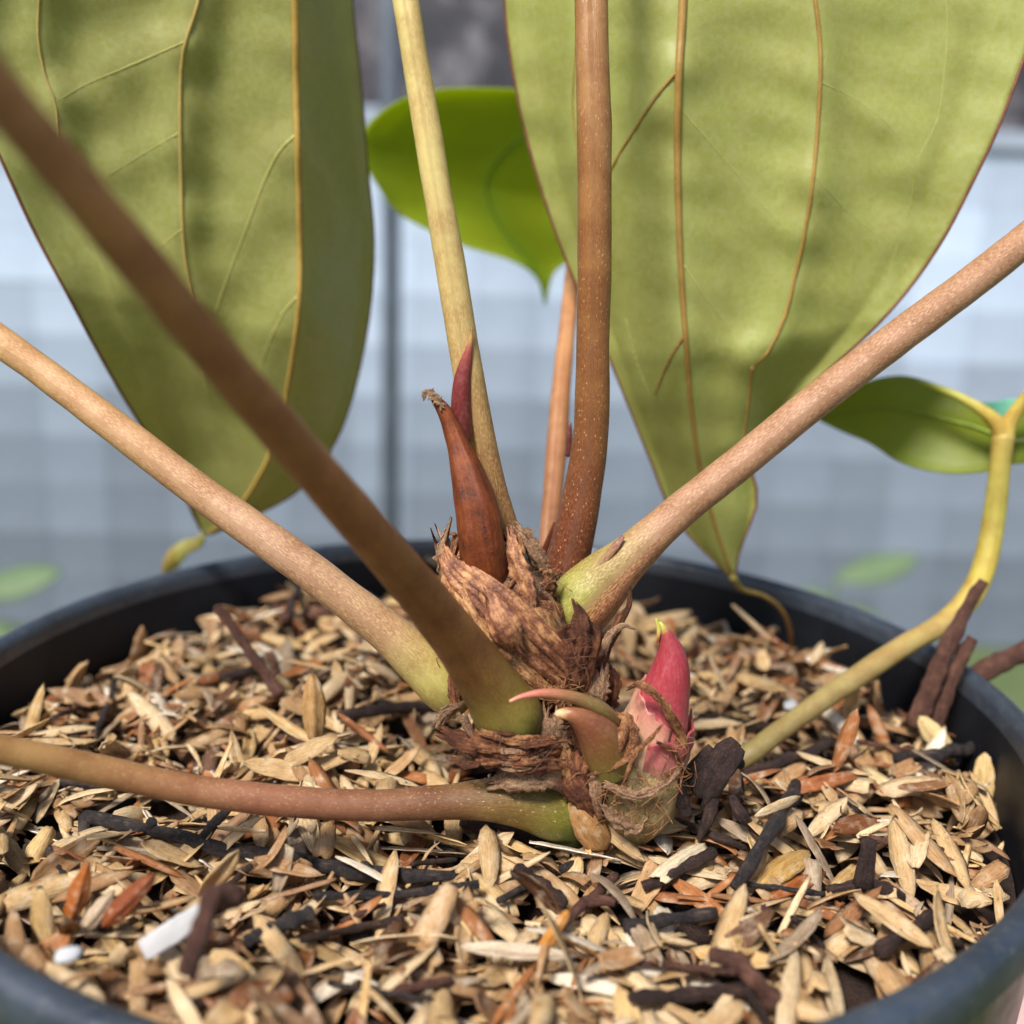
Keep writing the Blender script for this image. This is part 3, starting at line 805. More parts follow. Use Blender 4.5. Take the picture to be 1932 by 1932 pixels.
# ---- husks that stand out in the photograph
def hero_husk(x0, y0, x1, y1, w, label, tone, Y0=None, Y1=None, arch=0.32, roll=0.0, kind='boat', flip=False, mat=None, cat='husk', name='rice_husk'):
    if Y0 is None:
        a, t = surf_pt(x0, y0, 0.6); b2, _ = surf_pt(x1, y1, 0.6)
    else:
        a, t = P(x0, y0, Y0); b2, _ = P(x1, y1, Y1)
    L = np.linalg.norm(b2 - a); W = w * t / 2000.0
    V, F, uv = husk_shape(L, W, W * arch, L * 0.03, 0.2, kind, int(x0 + y0), 15, 9)
    V[:, 2] -= V[:, 2].mean()
    ax = (b2 - a) / L; view = CAM_POS - (a + b2) / 2; view /= np.linalg.norm(view)
    nrm = view - ax * (view @ ax)
    if Y0 is None: nrm = 0.45 * nrm + np.array([0, 0, 1.0]); nrm -= ax * (nrm @ ax)
    nrm /= np.linalg.norm(nrm); sd = np.cross(nrm, ax)
    if flip: nrm, sd = -nrm, -sd
    c, s = math.cos(roll), math.sin(roll); nrm, sd = c * nrm + s * sd, c * sd - s * nrm
    Wv = (a + b2) / 2 + V[:, :1] * ax + V[:, 1:2] * sd + V[:, 2:] * nrm
    o = link(name, mesh_from(name, Wv, F, uv), mat or M_husk); recentre(o)
    o.color = c4(tone); tag(o, label, cat)
    return o
PALE, TAN, ORG, BRN, GRY = lin(222, 190, 140), lin(190, 150, 102), lin(178, 104, 50), lin(128, 88, 60), lin(172, 150, 122)
hero_husk(1146, 1608, 1078, 1508, 72, 'plump tan husk leaning against the fibrous bulb base', lin(186, 140, 88), -37, -36, 0.38)
hero_husk(594, 1404, 590, 1272, 50, 'tall tan husk standing upright behind the low stalk', lin(200, 160, 106), -14, -13, 0.35)
hero_husk(1735, 1352, 1802, 1438, 44, 'pale yellow husk curving in front of the upright brown twigs', lin(232, 206, 148), 0, -3, 0.25)
hero_husk(1836, 1320, 1828, 1420, 34, 'narrow tan husk standing against the right wall', lin(182, 144, 106), 6, 4, 0.35)
hero_husk(1858, 1420, 1852, 1548, 44, 'pale upright husk at the right wall', lin(228, 196, 136), -8, -12, 0.3)
hero_husk(1848, 1540, 1915, 1555, 64, 'round grey-tan flake beside the pale upright husk', lin(176, 146, 110), -14, -14, 0.2, kind='flake')
hero_husk(870, 1625, 1025, 1655, 62, 'broad flat pale husk in front of the short black twig', lin(214, 182, 136), -41, -42, 0.15)
hero_husk(1560, 1690, 1650, 1612, 40, 'clean pale husk crossing an orange-brown one', lin(214, 176, 118))
hero_husk(1430, 1670, 1530, 1600, 60, 'wide yellow-tan husk beside the diagonal twig', lin(206, 166, 98))
hero_husk(1455, 1690, 1560, 1640, 44, 'orange-brown husk under the clean pale husk', ORG)
hero_husk(1650, 1490, 1790, 1472, 56, 'large speckled pale husk near the right wall', lin(212, 184, 142))
hero_husk(1600, 1438, 1700, 1492, 34, 'slim cream husk beside the large speckled one', lin(234, 212, 160))
hero_husk(1475, 1490, 1620, 1456, 50, 'rust-brown husk in front of the seedling foot', lin(176, 110, 66))
hero_husk(1500, 1718, 1690, 1736, 26, 'long straw-coloured splinter lying flat in front', lin(226, 196, 140), kind='sliver')
hero_husk(130, 1745, 165, 1630, 44, 'bright orange-brown husk standing behind the left rim', lin(186, 108, 46), -58, -57, 0.3)
hero_husk(190, 1752, 290, 1650, 46, 'reddish-brown husk leaning beside the bright orange one', lin(150, 82, 46), -60, -58, 0.3)
hero_husk(150, 1765, 215, 1680, 36, 'greyish white husk between the orange and reddish husks', lin(206, 184, 156), -60, -58, 0.3)
hero_husk(1005, 1815, 1072, 1718, 24, 'bright orange splinter standing near the front', lin(214, 150, 70), -62, -61, 0.25, kind='sliver')
hero_husk(870, 1785, 1090, 1805, 34, 'pale curled husk under the bright orange splinter', lin(232, 214, 186), -63, -62, 0.25)
hero_husk(1560, 1345, 1530, 1240, 40, 'tan husk leaning on the far right wall', lin(190, 140, 84), 28, 34, 0.2)
hero_husk(1265, 1165, 1258, 1225, 30, 'orange-tan husk standing behind the bud', lin(186, 122, 70), 34, 32, 0.2)
hero_husk(268, 1796, 388, 1718, 46, 'clean white flat flake among brown husks', (0.8, 0.79, 0.76), -66, -62, 0.05, kind='shard', mat=M_white, cat='flake', name='white_flake')
hero_husk(1240, 1655, 1330, 1590, 40, 'bright cream split husk below the bulb', lin(240, 224, 188), kind='broken')
def pebble(x, y, w, label, Y=None):
    p, t = surf_pt(x, y, 0.8) if Y is None else P(x, y, Y)
    bm = bmesh.new(); bmesh.ops.create_icosphere(bm, subdivisions=3, radius=w / 2 * t / 2000)
    for v in bm.verts:
        v.co *= 1 + 0.14 * math.sin(v.co.x * 1.6 + x) + 0.12 * math.sin(v.co.y * 1.9 + v.co.z * 1.4 + y)
        v.co.z *= 0.7; v.co.x *= 1.25; v.co.y += 0.25 * v.co.x
        v.co = (v.co + Vector(p)) * MM
    me = bpy.data.meshes.new('perlite_grain'); bm.to_mesh(me); bm.free()
    o = link('perlite_grain', me, M_perlite); recentre(o); tag(o, label, 'perlite')
pebble(130, 1802, 40, 'white perlite grain near the left front rim', -69)
pebble(1490, 1330, 26, 'pale perlite grain behind the seedling stalk')

# ---- which husks show largest: those become objects of their own
P_, D_ = [], {}
ii, jj = np.nonzero(owner >= 0)
for a, b2 in zip(ii, jj):
    k_ = owner[a, b2]
    X, Y_, t = pix((a * G - 90, b2 * G - 90, hm[a, b2]))
    if -30 < X < 1962 and Y_ < 1965 and not (b2 * G - 90 < -66 and math.hypot(a * G - 90, b2 * G - 90) > 76):
        D_[k_] = D_.get(k_, 0) + 1.0 / t ** 2
top = set(sorted(D_, key=lambda q: -D_[q])[:275])
def husk_label(vi, R, loc, tone):
    up = 'cup up' if R[2, 2] < 0 else 'ridge up'
    if abs(R[2, 0]) > 0.5: up = 'standing steeply'
    sz = 'large ' if HUSKS[vi][3] > 12.2 else ('short ' if HUSKS[vi][3] < 8 else '')
    return sz + '%s %s, %s, %s' % (TONE_WORD[TONES[tone][1]], KIND_WORD[kinds[vi]], up, near_what(loc[0], loc[1]))
hmesh = []
for V, F, uv, L, W in HUSKS: hmesh.append(mesh_from('rice_husk', V, F, uv))
for me in hmesh:
    me.materials.append(M_husk); me.polygons.foreach_set('use_smooth', [True] * len(me.polygons))
vs, fs, us, cs = [], [], [], []; off = 0
for i, (vi, R, loc, tone, colr) in enumerate(placed):
    if i in top:
        o = bpy.data.objects.new('rice_husk', hmesh[vi]); COL.objects.link(o)
        mw = Matrix([list(r_) for r_ in R]).to_4x4(); mw.translation = Vector(loc * MM); o.matrix_world = mw
        o.color = c4(tuple(colr)); nm = TONES[tone][1]
        lb = husk_label(vi, R, loc, tone); tag(o, lb, 'husk', lb)
    else:
        V, F, uv, L, W = HUSKS[vi]
        vs.append(V @ R.T + loc); fs.append(F + off); us.append(uv + rng.uniform(0, 50, 2)); cs.append(np.tile(colr, (len(V), 1))); off += len(V)
vs = np.vstack(vs).astype(np.float32) * MM; fs = np.vstack(fs).astype(np.int32); us = np.vstack(us).astype(np.float32); cs = np.vstack(cs)
me = bpy.data.meshes.new('rice_husk_layer')
me.vertices.add(len(vs)); me.vertices.foreach_set('co', vs.ravel())
me.loops.add(fs.size); me.loops.foreach_set('vertex_index', fs.ravel())
me.polygons.add(len(fs)); me.polygons.foreach_set('loop_start', np.arange(0, fs.size, 4, dtype=np.int32))
me.polygons.foreach_set('use_smooth', np.ones(len(fs), dtype=bool))
l = me.uv_layers.new(name='UVMap'); l.data.foreach_set('uv', us[fs.ravel()].ravel())
a = me.color_attributes.new('tint', 'FLOAT_COLOR', 'POINT'); a.data.foreach_set('color', np.hstack([cs, np.ones((len(cs), 1))]).astype(np.float32).ravel())
me.update(calc_edges=True); me.validate()
tag(link('rice_husk_layer', me, M_husk_stuff, smooth=False), 'thick loose layer of mixed rice husks filling the pot', 'husk layer', kind='stuff')

# ------------------------------------------------------------------ the plant
root_pt = S(1085, 1500, SURF)[0]
plant = empty('leafy_plant', (root_pt[0], root_pt[1] + 6, SURF)); tag(plant, 'plant with arching speckled stalks and hanging olive leaves rooted in the black pot', 'plant')

def petiole(rows, cols, mat, name='petiole', parent=None, n=90, sides=22, label=None, squash=None):
    C, R = px_path(rows, n)
    o = tube_obj(name, C, R, mat, parent or plant, sides, (0.11, 0.35, len(rows)), grad(cols, n), squash)
    if label: o['label'] = label
    return o, C, R
# front-left thick stalk coming towards the camera
petiole([(985, 1378, -33, 96), (962, 1352, -34, 128), (925, 1295, -36, 112), (868, 1215, -40, 97), (800, 1128, -46, 90), (700, 1010, -55, 86), (560, 848, -64, 84), (400, 662, -73, 84), (230, 455, -80, 88), (80, 275, -85, 92), (-60, 110, -89, 96), (-260, -140, -93, 100)],
        [(0, lin(84, 104, 34)), (.05, lin(132, 118, 52)), (.14, lin(124, 84, 40)), (.25, lin(126, 76, 34)), (.5, lin(138, 84, 40)), (1, lin(150, 102, 60))], M_pet_smooth, label='thick out-of-focus brown stalk rising towards the viewer')
# left pale stalk
petiole([(868, 1318, -25, 84), (836, 1296, -26, 92), (796, 1252, -26, 90), (735, 1196, -26, 80), (650, 1128, -25, 74), (520, 1030, -23, 70), (380, 930, -20, 66), (220, 808, -17, 63), (80, 702, -14, 60), (-60, 600, -12, 58), (-260, 450, -10, 56)],
        [(0, lin(170, 166, 80)), (.06, lin(186, 174, 96)), (.14, lin(170, 132, 100)), (.3, lin(166, 122, 100)), (.6, lin(188, 140, 100)), (1, lin(204, 158, 106))], M_pet_fine, label='pale pinkish-tan stalk reaching left')
# low stalk
petiole([(1084, 1552, -32, 78), (1050, 1535, -33, 104), (1000, 1520, -34, 96), (930, 1510, -35, 80), (830, 1514, -36, 64), (680, 1520, -39, 60), (520, 1510, -42, 60), (350, 1488, -45, 60), (200, 1456, -48, 58), (80, 1430, -51, 57), (-40, 1402, -54, 56), (-260, 1330, -60, 56)],
        [(0, lin(58, 104, 26)), (.05, lin(112, 110, 36)), (.12, lin(120, 96, 46)), (.24, lin(122, 80, 56)), (.5, lin(146, 94, 70)), (.72, lin(156, 114, 70)), (1, lin(164, 130, 72))], M_pet_dots, label='low reddish-brown dotted stalk reaching left above the husks')
# centre-left upright yellow stalk (carries the left leaf)
_, Cd, Rd = petiole([(968, 1030, -18, 40), (952, 980, -19, 44), (925, 900, -20, 50), (898, 780, -21, 56), (874, 650, -21, 58), (850, 500, -20, 57), (822, 340, -19, 55), (792, 160, -17, 52), (765, 0, -15, 50), (735, -180, -8, 48), (680, -380, 0, 44), (570, -560, 8, 42), (452, -640, 12, 40)],
        [(0, lin(140, 84, 50)), (.1, lin(168, 120, 74)), (.22, lin(188, 158, 100)), (.4, lin(204, 184, 116)), (1, lin(214, 204, 122))], M_pet_fine, label='yellowish speckled upright stalk')
# centre upright brown stalk (carries the right leaf)
_, Ce, Re = petiole([(1060, 1110, -14, 84), (1066, 1076, -14, 84), (1082, 1010, -14, 77), (1102, 915, -14, 71), (1115, 810, -14, 67), (1119, 650, -14, 64), (1122, 420, -14, 66), (1120, 200, -13, 66), (1115, 0, -10, 63), (1118, -200, -4, 58), (1160, -400, 4, 52), (1240, -560, 10, 48), (1300, -620, 14, 44)],
        [(0, lin(96, 40, 28)), (.08, lin(112, 54, 34)), (.2, lin(134, 84, 44)), (.4, lin(150, 100, 54)), (.55, lin(166, 120, 74)), (1, lin(178, 136, 80))], M_pet_dots, label='upright brown dotted stalk in front of the right leaf')
# back tan stalk (carries the backlit leaf)
petiole([(1030, 1065, 6, 34), (1040, 960, 12, 38), (1050, 840, 18, 38), (1058, 740, 24, 36), (1068, 640, 32, 33), (1080, 530, 42, 30), (1098, 380, 66, 27), (1110, 250, 88, 24), (1110, 200, 98, 22)],
        [(0, lin(176, 116, 76)), (.5, lin(206, 150, 100)), (1, lin(200, 160, 96))], M_pet_smooth, label='thin tan stalk behind the brown upright one')
# right stalk: pale green on the upper flank of its foot, red-brown on the lower
n_r, sd_r = 100, 26
C, R = px_path([(1068, 1192, -20, 92), (1092, 1146, -21, 124), (1136, 1098, -21, 112), (1195, 1044, -21, 82), (1280, 966, -20, 67), (1400, 870, -18, 66), (1550, 748, -16, 66), (1700, 632, -13, 66), (1850, 520, -10, 64), (1990, 410, -7, 62), (2250, 210, -2, 60)], n_r)
V, F, uv = tube_arrays(C, R, sd_r, None, (0.05, 0.8, 4))
ang = np.linspace(0, 2 * np.pi, sd_r, endpoint=False); tt = np.linspace(0, 1, n_r)
up_ = 1 / (1 + np.exp((np.sin(ang) + 0.05) * 9)); k1 = np.clip(1 - (tt - 0.05) / 0.13, 0, 1)[:, None] * up_[None]
k2 = np.clip(1 - (tt - 0.03) / 0.16, 0, 1)[:, None] * (1 - up_)[None]
main_c = np.array(lin(158, 108, 86)); g_c = np.array(lin(146, 148, 62)); r_c = np.array(lin(156, 74, 50))
col_g = main_c * (1 - k1 - k2)[..., None] + g_c * k1[..., None] + r_c * k2[..., None]
grv = np.exp(-((np.sin(ang) + 0.05) / 0.13) ** 2) * (np.cos(ang) > 0)
Vr = V[:n_r * sd_r].reshape(n_r, sd_r, 3); dirc = Vr - C[:, None]
Vr -= dirc * (grv[None] * np.clip(1 - tt / 0.2, 0, 1)[:, None] * 0.16)[..., None]
V[:n_r * sd_r] = Vr.reshape(-1, 3)
o = link('petiole', mesh_from('petiole', V, F, uv, np.vstack([col_g.reshape(-1, 3), col_g[0, 0], col_g[-1, 0]])), M_pet_fine, plant); o['label'] = 'pinkish-brown stalk reaching right across the leaf'
# its two sheath wings at the base
def ribbon(rows, mat, parent, name, cup=0.3, turn=0.0, n=40, nv=13, th=0.16, rag=0.0, wave=0.0, cols=None, seed=0, label=None):
    """a curved fibrous strip following rows (px,py,Y,width_px); cup bows it towards the viewer, turn rotates it about its length"""
    n = max(n, 36); nv = max(nv, 13)
    C, R = px_path(rows, n); T = np.gradient(C, axis=0); T /= np.linalg.norm(T, axis=1)[:, None]
    r = np.random.default_rng(seed + int(rows[0][0]))
    s = np.concatenate([[0], np.cumsum(np.linalg.norm(np.diff(C, axis=0), axis=1))])
    V = []; uv = []; v = np.linspace(-1, 1, nv)
    tr = turn if np.iterable(turn) else (turn, turn)
    fray = r.normal(size=(2, nv)) * (0.5 if rag else 0.0) * R.mean() * 1.2
    ridge = r.normal(size=nv) * (0.10 if rag else 0.0); ph = r.uniform(0, 6, 3)
    edge = r.normal(size=(n, 2)) * rag; edge = (edge + np.roll(edge, 1, 0)) * .7
    for i in range(n):
        view = CAM_POS - C[i]; view /= np.linalg.norm(view)
        nn = view - T[i] * (view @ T[i]); nn /= np.linalg.norm(nn); sd = np.cross(T[i], nn)
        f = i / (n - 1)
        a = tr[0] + (tr[1] - tr[0]) * f
        nn, sd = math.cos(a) * nn + math.sin(a) * sd, math.cos(a) * sd - math.sin(a) * nn
        for j in range(nv):
            w = R[i] * (1 + edge[i, 0 if v[j] < 0 else 1] * abs(v[j]) ** 3)
            crk = 0.5 * math.sin(v[j] * 4 + f * 9 + ph[0]) + 0.35 * math.sin(v[j] * 9 - f * 17 + ph[1]) + 0.25 * math.sin(f * 31 + v[j] * 3 + ph[2])
            V.append(C[i] + sd * v[j] * w + nn * (cup * R[i] * (1 - v[j] ** 2) + wave * R[i] * crk + ridge[j] * R[i])
                     + T[i] * (fray[0, j] * max(0, 1 - f * 7) + fray[1, j] * max(0, 1 - (1 - f) * 7)))
            uv.append((v[j] * R[i], s[i]))
    F = [(i * nv + j, i * nv + j + 1, (i + 1) * nv + j + 1, (i + 1) * nv + j) for i in range(n - 1) for j in range(nv - 1)]
    vc = None
    if cols is not None: vc = np.repeat(grad(cols, n), nv, axis=0)
    o = link(name, mesh_from(name, V, F, np.array(uv), vc), mat, parent)
    md = o.modifiers.new('thick', 'SOLIDIFY'); md.thickness = th * MM; md.offset = 0
    if label: o['label'] = label
    return o
M_wing = petiole_mat('sheath_wing', fine=0.25, dots=0.1, rough=0.35)
ribbon([(1105, 1096, -23.6, 6), (1140, 1056, -23.6, 14), (1160, 1033, -23.4, 14), (1176, 1012, -23.0, 7)], M_wing, plant, 'sheath_wing', 0.25, (.2, -.3), cols=[(0, lin(176, 170, 100)), (.4, lin(160, 132, 90)), (.8, lin(130, 72, 56)), (1, lin(112, 54, 48))], label='free tip of the sheath edge on the right stalk')

# rhizome and papery crown
C, R = px_path([(1120, 1600, -25, 120), (1080, 1530, -25, 130), (1060, 1450, -24, 150), (1045, 1380, -24, 150), (1020, 1300, -24, 150)], 30)
tube_obj('rhizome', C, R, M_sheath_dk, plant, 24, (0.5, 0.5, 5))
CC, CR = px_path([(1040, 1330, -25, 120), (1010, 1268, -25, 168), (968, 1205, -25, 206), (935, 1140, -24, 200), (916, 1085, -22, 150), (908, 1040, -20.5, 105), (902, 1000, -20, 72)], 48)
V, F, uv = tube_arrays(CC, CR * 0.95, 36, None, (0.45, 0.45, 3))
crown = link('crown', mesh_from('crown', V, F, uv), M_crown, plant); crown['label'] = 'fat papery brown crown of old leaf sheaths'

def wrap(name, axis, rad, t0, t1, a0, a1, mat, parent, off=0.35, flare=0.0, rag=0.5, n=26, na=16, skew=0.0, seed=0, lift=0.0, taper=0.0):
    """a shell lying round part of an axis: t along it, a around it (a=0 faces the viewer side)"""
    T, N, B = frames(axis); m_ = len(axis); r = np.random.default_rng(seed)
    V = []; uv = []
    edge = r.normal(size=na) * rag; edge = np.convolve(np.pad(edge, 1, mode='edge'), [.25, .5, .25], 'valid') * 1.6
    for i in range(n):
        for j in range(na):
            f = i / (n - 1); g = j / (na - 1)
            g2 = 0.5 + (g - 0.5) * (1 - taper * f)
            tt = t0 + (t1 - t0) * f + (edge[j] * 0.05 * f) + skew * (g - 0.5)
            k_ = min(max(tt * (m_ - 1), 0), m_ - 1.001); i0 = int(k_); w = k_ - i0
            c = axis[i0] * (1 - w) + axis[i0 + 1] * w; nn = N[i0] * (1 - w) + N[i0 + 1] * w; bb = B[i0] * (1 - w) + B[i0 + 1] * w
            rr = rad[i0] * (1 - w) + rad[i0 + 1] * w
            a = a0 + (a1 - a0) * g2
            wr = 0.18 * math.sin(a * 9 + seed + f * 3) + 0.12 * math.sin(f * 14 + a * 4 + seed)
            ro = rr + off + flare * f ** 3 + wr + 0.25 * flare * (abs(g - .5) * 2) ** 4
            V.append(c + ro * (math.cos(a) * nn + math.sin(a) * bb) + (axis[-1] - axis[0]) / np.linalg.norm(axis[-1] - axis[0]) * lift * f)
            uv.append((a * rr, f * 12))
    F = [(i * na + j, i * na + j + 1, (i + 1) * na + j + 1, (i + 1) * na + j) for i in range(n - 1) for j in range(na - 1)]
    o = link(name, mesh_from(name, V, F, np.array(uv)), mat, parent)
    md = o.modifiers.new('thick', 'SOLIDIFY'); md.thickness = 0.25 * MM
    return o
wrap('dry_sheath', CC, CR, .04, .60, -1.2, 1.9, M_sheath, crown, .15, .5, .6, seed=1, skew=-.35)
wrap('dry_sheath', CC, CR, .18, .80, -2.2, .35, M_crown, crown, .45, .8, .6, seed=2, skew=.40)
wrap('dry_sheath', CC, CR, .30, .95, .2, 2.4, M_scrap, crown, .35, .7, 1.0, seed=3, skew=-.30)
wrap('dry_sheath', CC, CR, .45, 1.0, -2.8, -.9, M_sheath, crown, .3, 1.0, 1.2, seed=4, skew=.2)
wrap('dry_sheath', CC, CR, .02, .42, -2.0, .9, M_crown, crown, .6, .5, .8, seed=5, skew=.25)
wrap('dry_sheath', CC, CR, .0, .30, -.2, 2.6, M_sheath_dk, crown, .5, .8, .8, seed=6, skew=-.2)
# broad bands sweeping round the front of the crown, then loose scraps
ribbon([(836, 1034, -27.5, 20), (853, 1072, -30, 50), (888, 1106, -32.5, 74), (938, 1148, -33.8, 88), (1000, 1212, -33.6, 94), (1062, 1270, -31.5, 70), (1090, 1300, -29.5, 30)], M_purple, crown, 'crown_band', .30, (.35, .15), 50, 17, .25, .01, .02, seed=2, label='purplish-brown band with golden flecks round the crown')
ribbon([(850, 1075, -28.5, 20), (868, 1120, -31, 70), (905, 1180, -33, 104), (960, 1240, -33.5, 100), (1020, 1290, -32, 60), (1060, 1310, -31, 20)], M_crown, crown, 'crown_band', .30, (-.25, -.1), 50, 17, .25, .03, .05, seed=3)
ribbon([(925, 1128, -35.6, 16), (940, 1158, -36.6, 52), (955, 1190, -36.8, 62), (975, 1222, -36, 24)], M_purple, crown, 'crown_band', .5, .1, 36, 13, .2, .02, .03, seed=5)
ribbon([(905, 1120, -34.6, 6), (915, 1140, -35.6, 9), (930, 1180, -36, 8), (950, 1215, -36, 6)], M_crown, crown, 'crown_ridge', .6, .1, 36, 13, .2, .1, .05)
ribbon([(872, 1110, -33, 10), (890, 1150, -35, 14), (925, 1205, -36, 12), (965, 1245, -35.6, 8)], M_crown, crown, 'crown_ridge', .6, -.1, 36, 13, .2, .1, .05)
for rows, mt_, cup, tn, wv in [
    ([(850, 1112, -28, 20), (836, 1066, -28, 30), (836, 1024, -27, 26), (848, 985, -26, 8)], M_scrap, .5, (.2, .9), .15),
    ([(858, 1100, -29, 12), (864, 1078, -29, 16), (850, 1050, -28, 8)], M_sheath_dk, .3, .6, .15),
    ([(1034, 1090, -26, 16), (1014, 1052, -27, 34), (994, 1018, -26.5, 34), (968, 992, -25, 18)], M_scrap, .35, (-.6, -.2), .25),
    ([(1005, 1165, -31, 16), (990, 1110, -30.5, 36), (972, 1050, -29.5, 34), (962, 1000, -28, 10)], M_purple, .5, (.1, -.5), .2),
    ([(1044, 1130, -26, 20), (1034, 1090, -27, 30), (1022, 1060, -26, 12)], M_sheath, .4, .7, .35),
    ([(1054, 1085, -25, 8), (1030, 1105, -27, 24), (1012, 1140, -29, 28), (1014, 1178, -30, 10)], M_scrap, .2, -.5, .35),
    ([(1060, 1170, -28, 14), (1037, 1150, -28, 22), (1020, 1120, -29, 8)], M_sheath_dk, .4, .3, .3),
    ([(1000, 1135, -31.5, 8), (1006, 1165, -31.5, 14), (1018, 1192, -31.5, 6)], M_scrap, .4, .2, .3),
    ([(865, 1185, -31, 8), (915, 1252, -33.5, 26), (985, 1294, -33.5, 22), (1045, 1304, -32, 8)], M_sheath, .4, .3, .25),
    ([(842, 1130, -30, 8), (862, 1165, -31.5, 14), (884, 1200, -32, 6)], M_scrap, .4, .3, .3),
    ([(972, 1000, -27, 6), (985, 1040, -28.5, 12), (975, 1085, -30, 9), (958, 1110, -31, 5)], M_sheath, .4, .3, .3)]:
    ribbon(rows, mt_, crown, 'sheath_scrap', cup, tn, 22, 7, .16, .2, wv, seed=len(rows) * 3)
# brown sharp sheath (with the bent frayed tip) and dark red spear behind it
CAx, CAr = px_path([(920, 1110, -27, 96), (908, 1035, -28.4, 100), (899, 965, -28, 95), (885, 905, -27, 77), (866, 845, -25.5, 50), (850, 802, -25, 36), (834, 770, -25, 24), (812, 744, -25, 9)], 50)
V, F, uv = tube_arrays(CAx, CAr, 28, 0.12, (0.18, 0.5, 8))
Tn, Nn, Bn = frames(CAx)
cent = np.repeat(CAx, 28, axis=0); rel = V[:len(cent)] - cent
bb = np.repeat(Bn, 28, axis=0); nnn = np.repeat(Nn, 28, axis=0)
ub = (rel * bb).sum(1); un = (rel * nnn).sum(1); rr = np.repeat(CAr, 28)
crease = np.exp(-((ub / rr + 0.12) / 0.16) ** 2) * (un > 0) * rr * 0.22
V[:len(cent)] -= nnn * crease[:, None]
cata = link('pointed_sheath', mesh_from('pointed_sheath', V, F, uv), M_cata, plant); cata['label'] = 'orange-brown pointed dry sheath on top of the crown'
ribbon([(836, 768, -26, 16), (815, 746, -26, 14), (802, 738, -26, 10), (800, 752, -26, 4)], M_scrap, cata, 'frayed_tip', .2, .3, 12, 5, .15, .5, .4)
petiole([(872, 830, -23, 40), (870, 770, -23, 38), (872, 725, -23, 35), (879, 685, -23, 24), (887, 650, -23, 10), (891, 618, -23, 3)],
        [(0, lin(96, 34, 32)), (.6, lin(124, 44, 46)), (.82, lin(150, 70, 58)), (.92, lin(190, 150, 90)), (1, lin(120, 90, 70))], M_spear, 'spear', n=40, label='dark red pointed spear rising behind the brown sheath')
petiole([(1072, 860, -2, 10), (1074, 820, -2, 10), (1075, 798, -2, 5)], [(0, lin(96, 44, 44)), (1, lin(110, 60, 56))], M_spear, 'spear', n=12, sides=10)
ribbon([(1022, 1060, -6, 20), (1034, 1030, -6, 18), (1048, 985, -6, 8)], M_cata, plant, 'sheath_scrap', .4, .3)

# lower scraps: dark curled strip, wisps, shaggy collar under the front stalk
for rows, mt_, cup, tn, wv, nm in [
    ([(1078, 1310, -31, 34), (1082, 1260, -32, 50), (1092, 1205, -33, 46), (1094, 1160, -33, 26), (1085, 1138, -33, 10)], M_sheath_dk, .6, (.2, -.3), .2, 'dark_strip'),
    ([(1100, 1310, -31, 20), (1110, 1250, -32, 34), (1120, 1200, -32, 30), (1100, 1165, -32, 12)], M_sheath_dk, .6, (.6, .2), .2, 'dark_strip'),
    ([(1130, 1260, -28, 20), (1160, 1190, -27, 22), (1185, 1145, -26, 14), (1190, 1112, -26, 6)], M_sheath_dk, .4, (.2, .9), .2, 'wisp'),
    ([(1135, 1235, -29, 16), (1150, 1200, -28, 16), (1175, 1180, -28, 10), (1197, 1186, -28, 3)], M_scrap, .4, (.2, .6), .1, 'wisp'),
    ([(1120, 1340, -30, 36), (1128, 1300, -31, 40), (1130, 1262, -30, 34)], M_scrap, .6, .1, .1, 'grey_stub'),
    ([(1150, 1330, -27, 30), (1160, 1290, -27, 24), (1155, 1262, -27, 8)], M_sheath_dk, .5, .1, .1, 'dark_strip'),
    ([(985, 1290, -30, 30), (1040, 1310, -32, 44), (1080, 1330, -32, 40)], M_sheath, .5, .2, .2, 'sheath_scrap'),
    ([(830, 1380, -34, 16), (880, 1400, -38, 40), (950, 1420, -39, 60), (1030, 1420, -37, 44), (1065, 1400, -34, 16)], M_sheath_dk, .5, .1, .15, 'shaggy_collar'),
    ([(826, 1372, -34, 20), (840, 1345, -34, 26), (866, 1332, -34, 14), (884, 1320, -34, 6)], M_scrap, .3, .4, .2, 'wisp'),
    ([(866, 1350, -36, 10), (878, 1365, -37, 16), (890, 1390, -38, 12), (880, 1350, -38, 5)], M_scrap, .4, .5, .3, 'wisp'),
    ([(860, 1335, -30, 16), (856, 1290, -29, 24), (866, 1250, -28, 8)], M_sheath_dk, .4, .2, .1, 'dark_strip'),
    ([(930, 1430, -38, 20), (990, 1440, -39, 40), (1050, 1440, -38, 34)], M_sheath_dk, .4, .0, .2, 'shaggy_collar'),
    ([(905, 1380, -39, 10), (970, 1396, -40, 18), (1045, 1392, -38, 10)], M_sheath, .3, .1, .2, 'shaggy_collar'),
    ([(930, 1478, -37, 20), (985, 1470, -38, 46), (1040, 1468, -37, 40), (1062, 1490, -36, 12)], M_scrap, .5, .1, .15, 'sheath_scrap'),
    ([(1085, 1420, -35, 50), (1085, 1470, -36, 64), (1110, 1510, -36, 50), (1125, 1545, -36, 16)], M_sheath_dk, .6, .0, .15, 'dark_strip'),
    ([(1062, 1405, -35, 20), (1070, 1450, -36, 44), (1075, 1500, -36, 18)], M_sheath, .5, -.2, .2, 'sheath_scrap'),
    ([(1128, 1440, -37, 10), (1124, 1490, -38, 24), (1132, 1545, -37, 8)], M_scrap, .4, .2, .15, 'sheath_scrap'),
    ([(1040, 1345, -34, 30), (1040, 1380, -35, 60), (1060, 1410, -35, 40)], M_scrap, .4, .2, .15, 'sheath_scrap')]:
    ribbon(rows, mt_, plant, nm, cup, tn, 24, 7, .2, .12, wv, seed=len(rows) * 5)
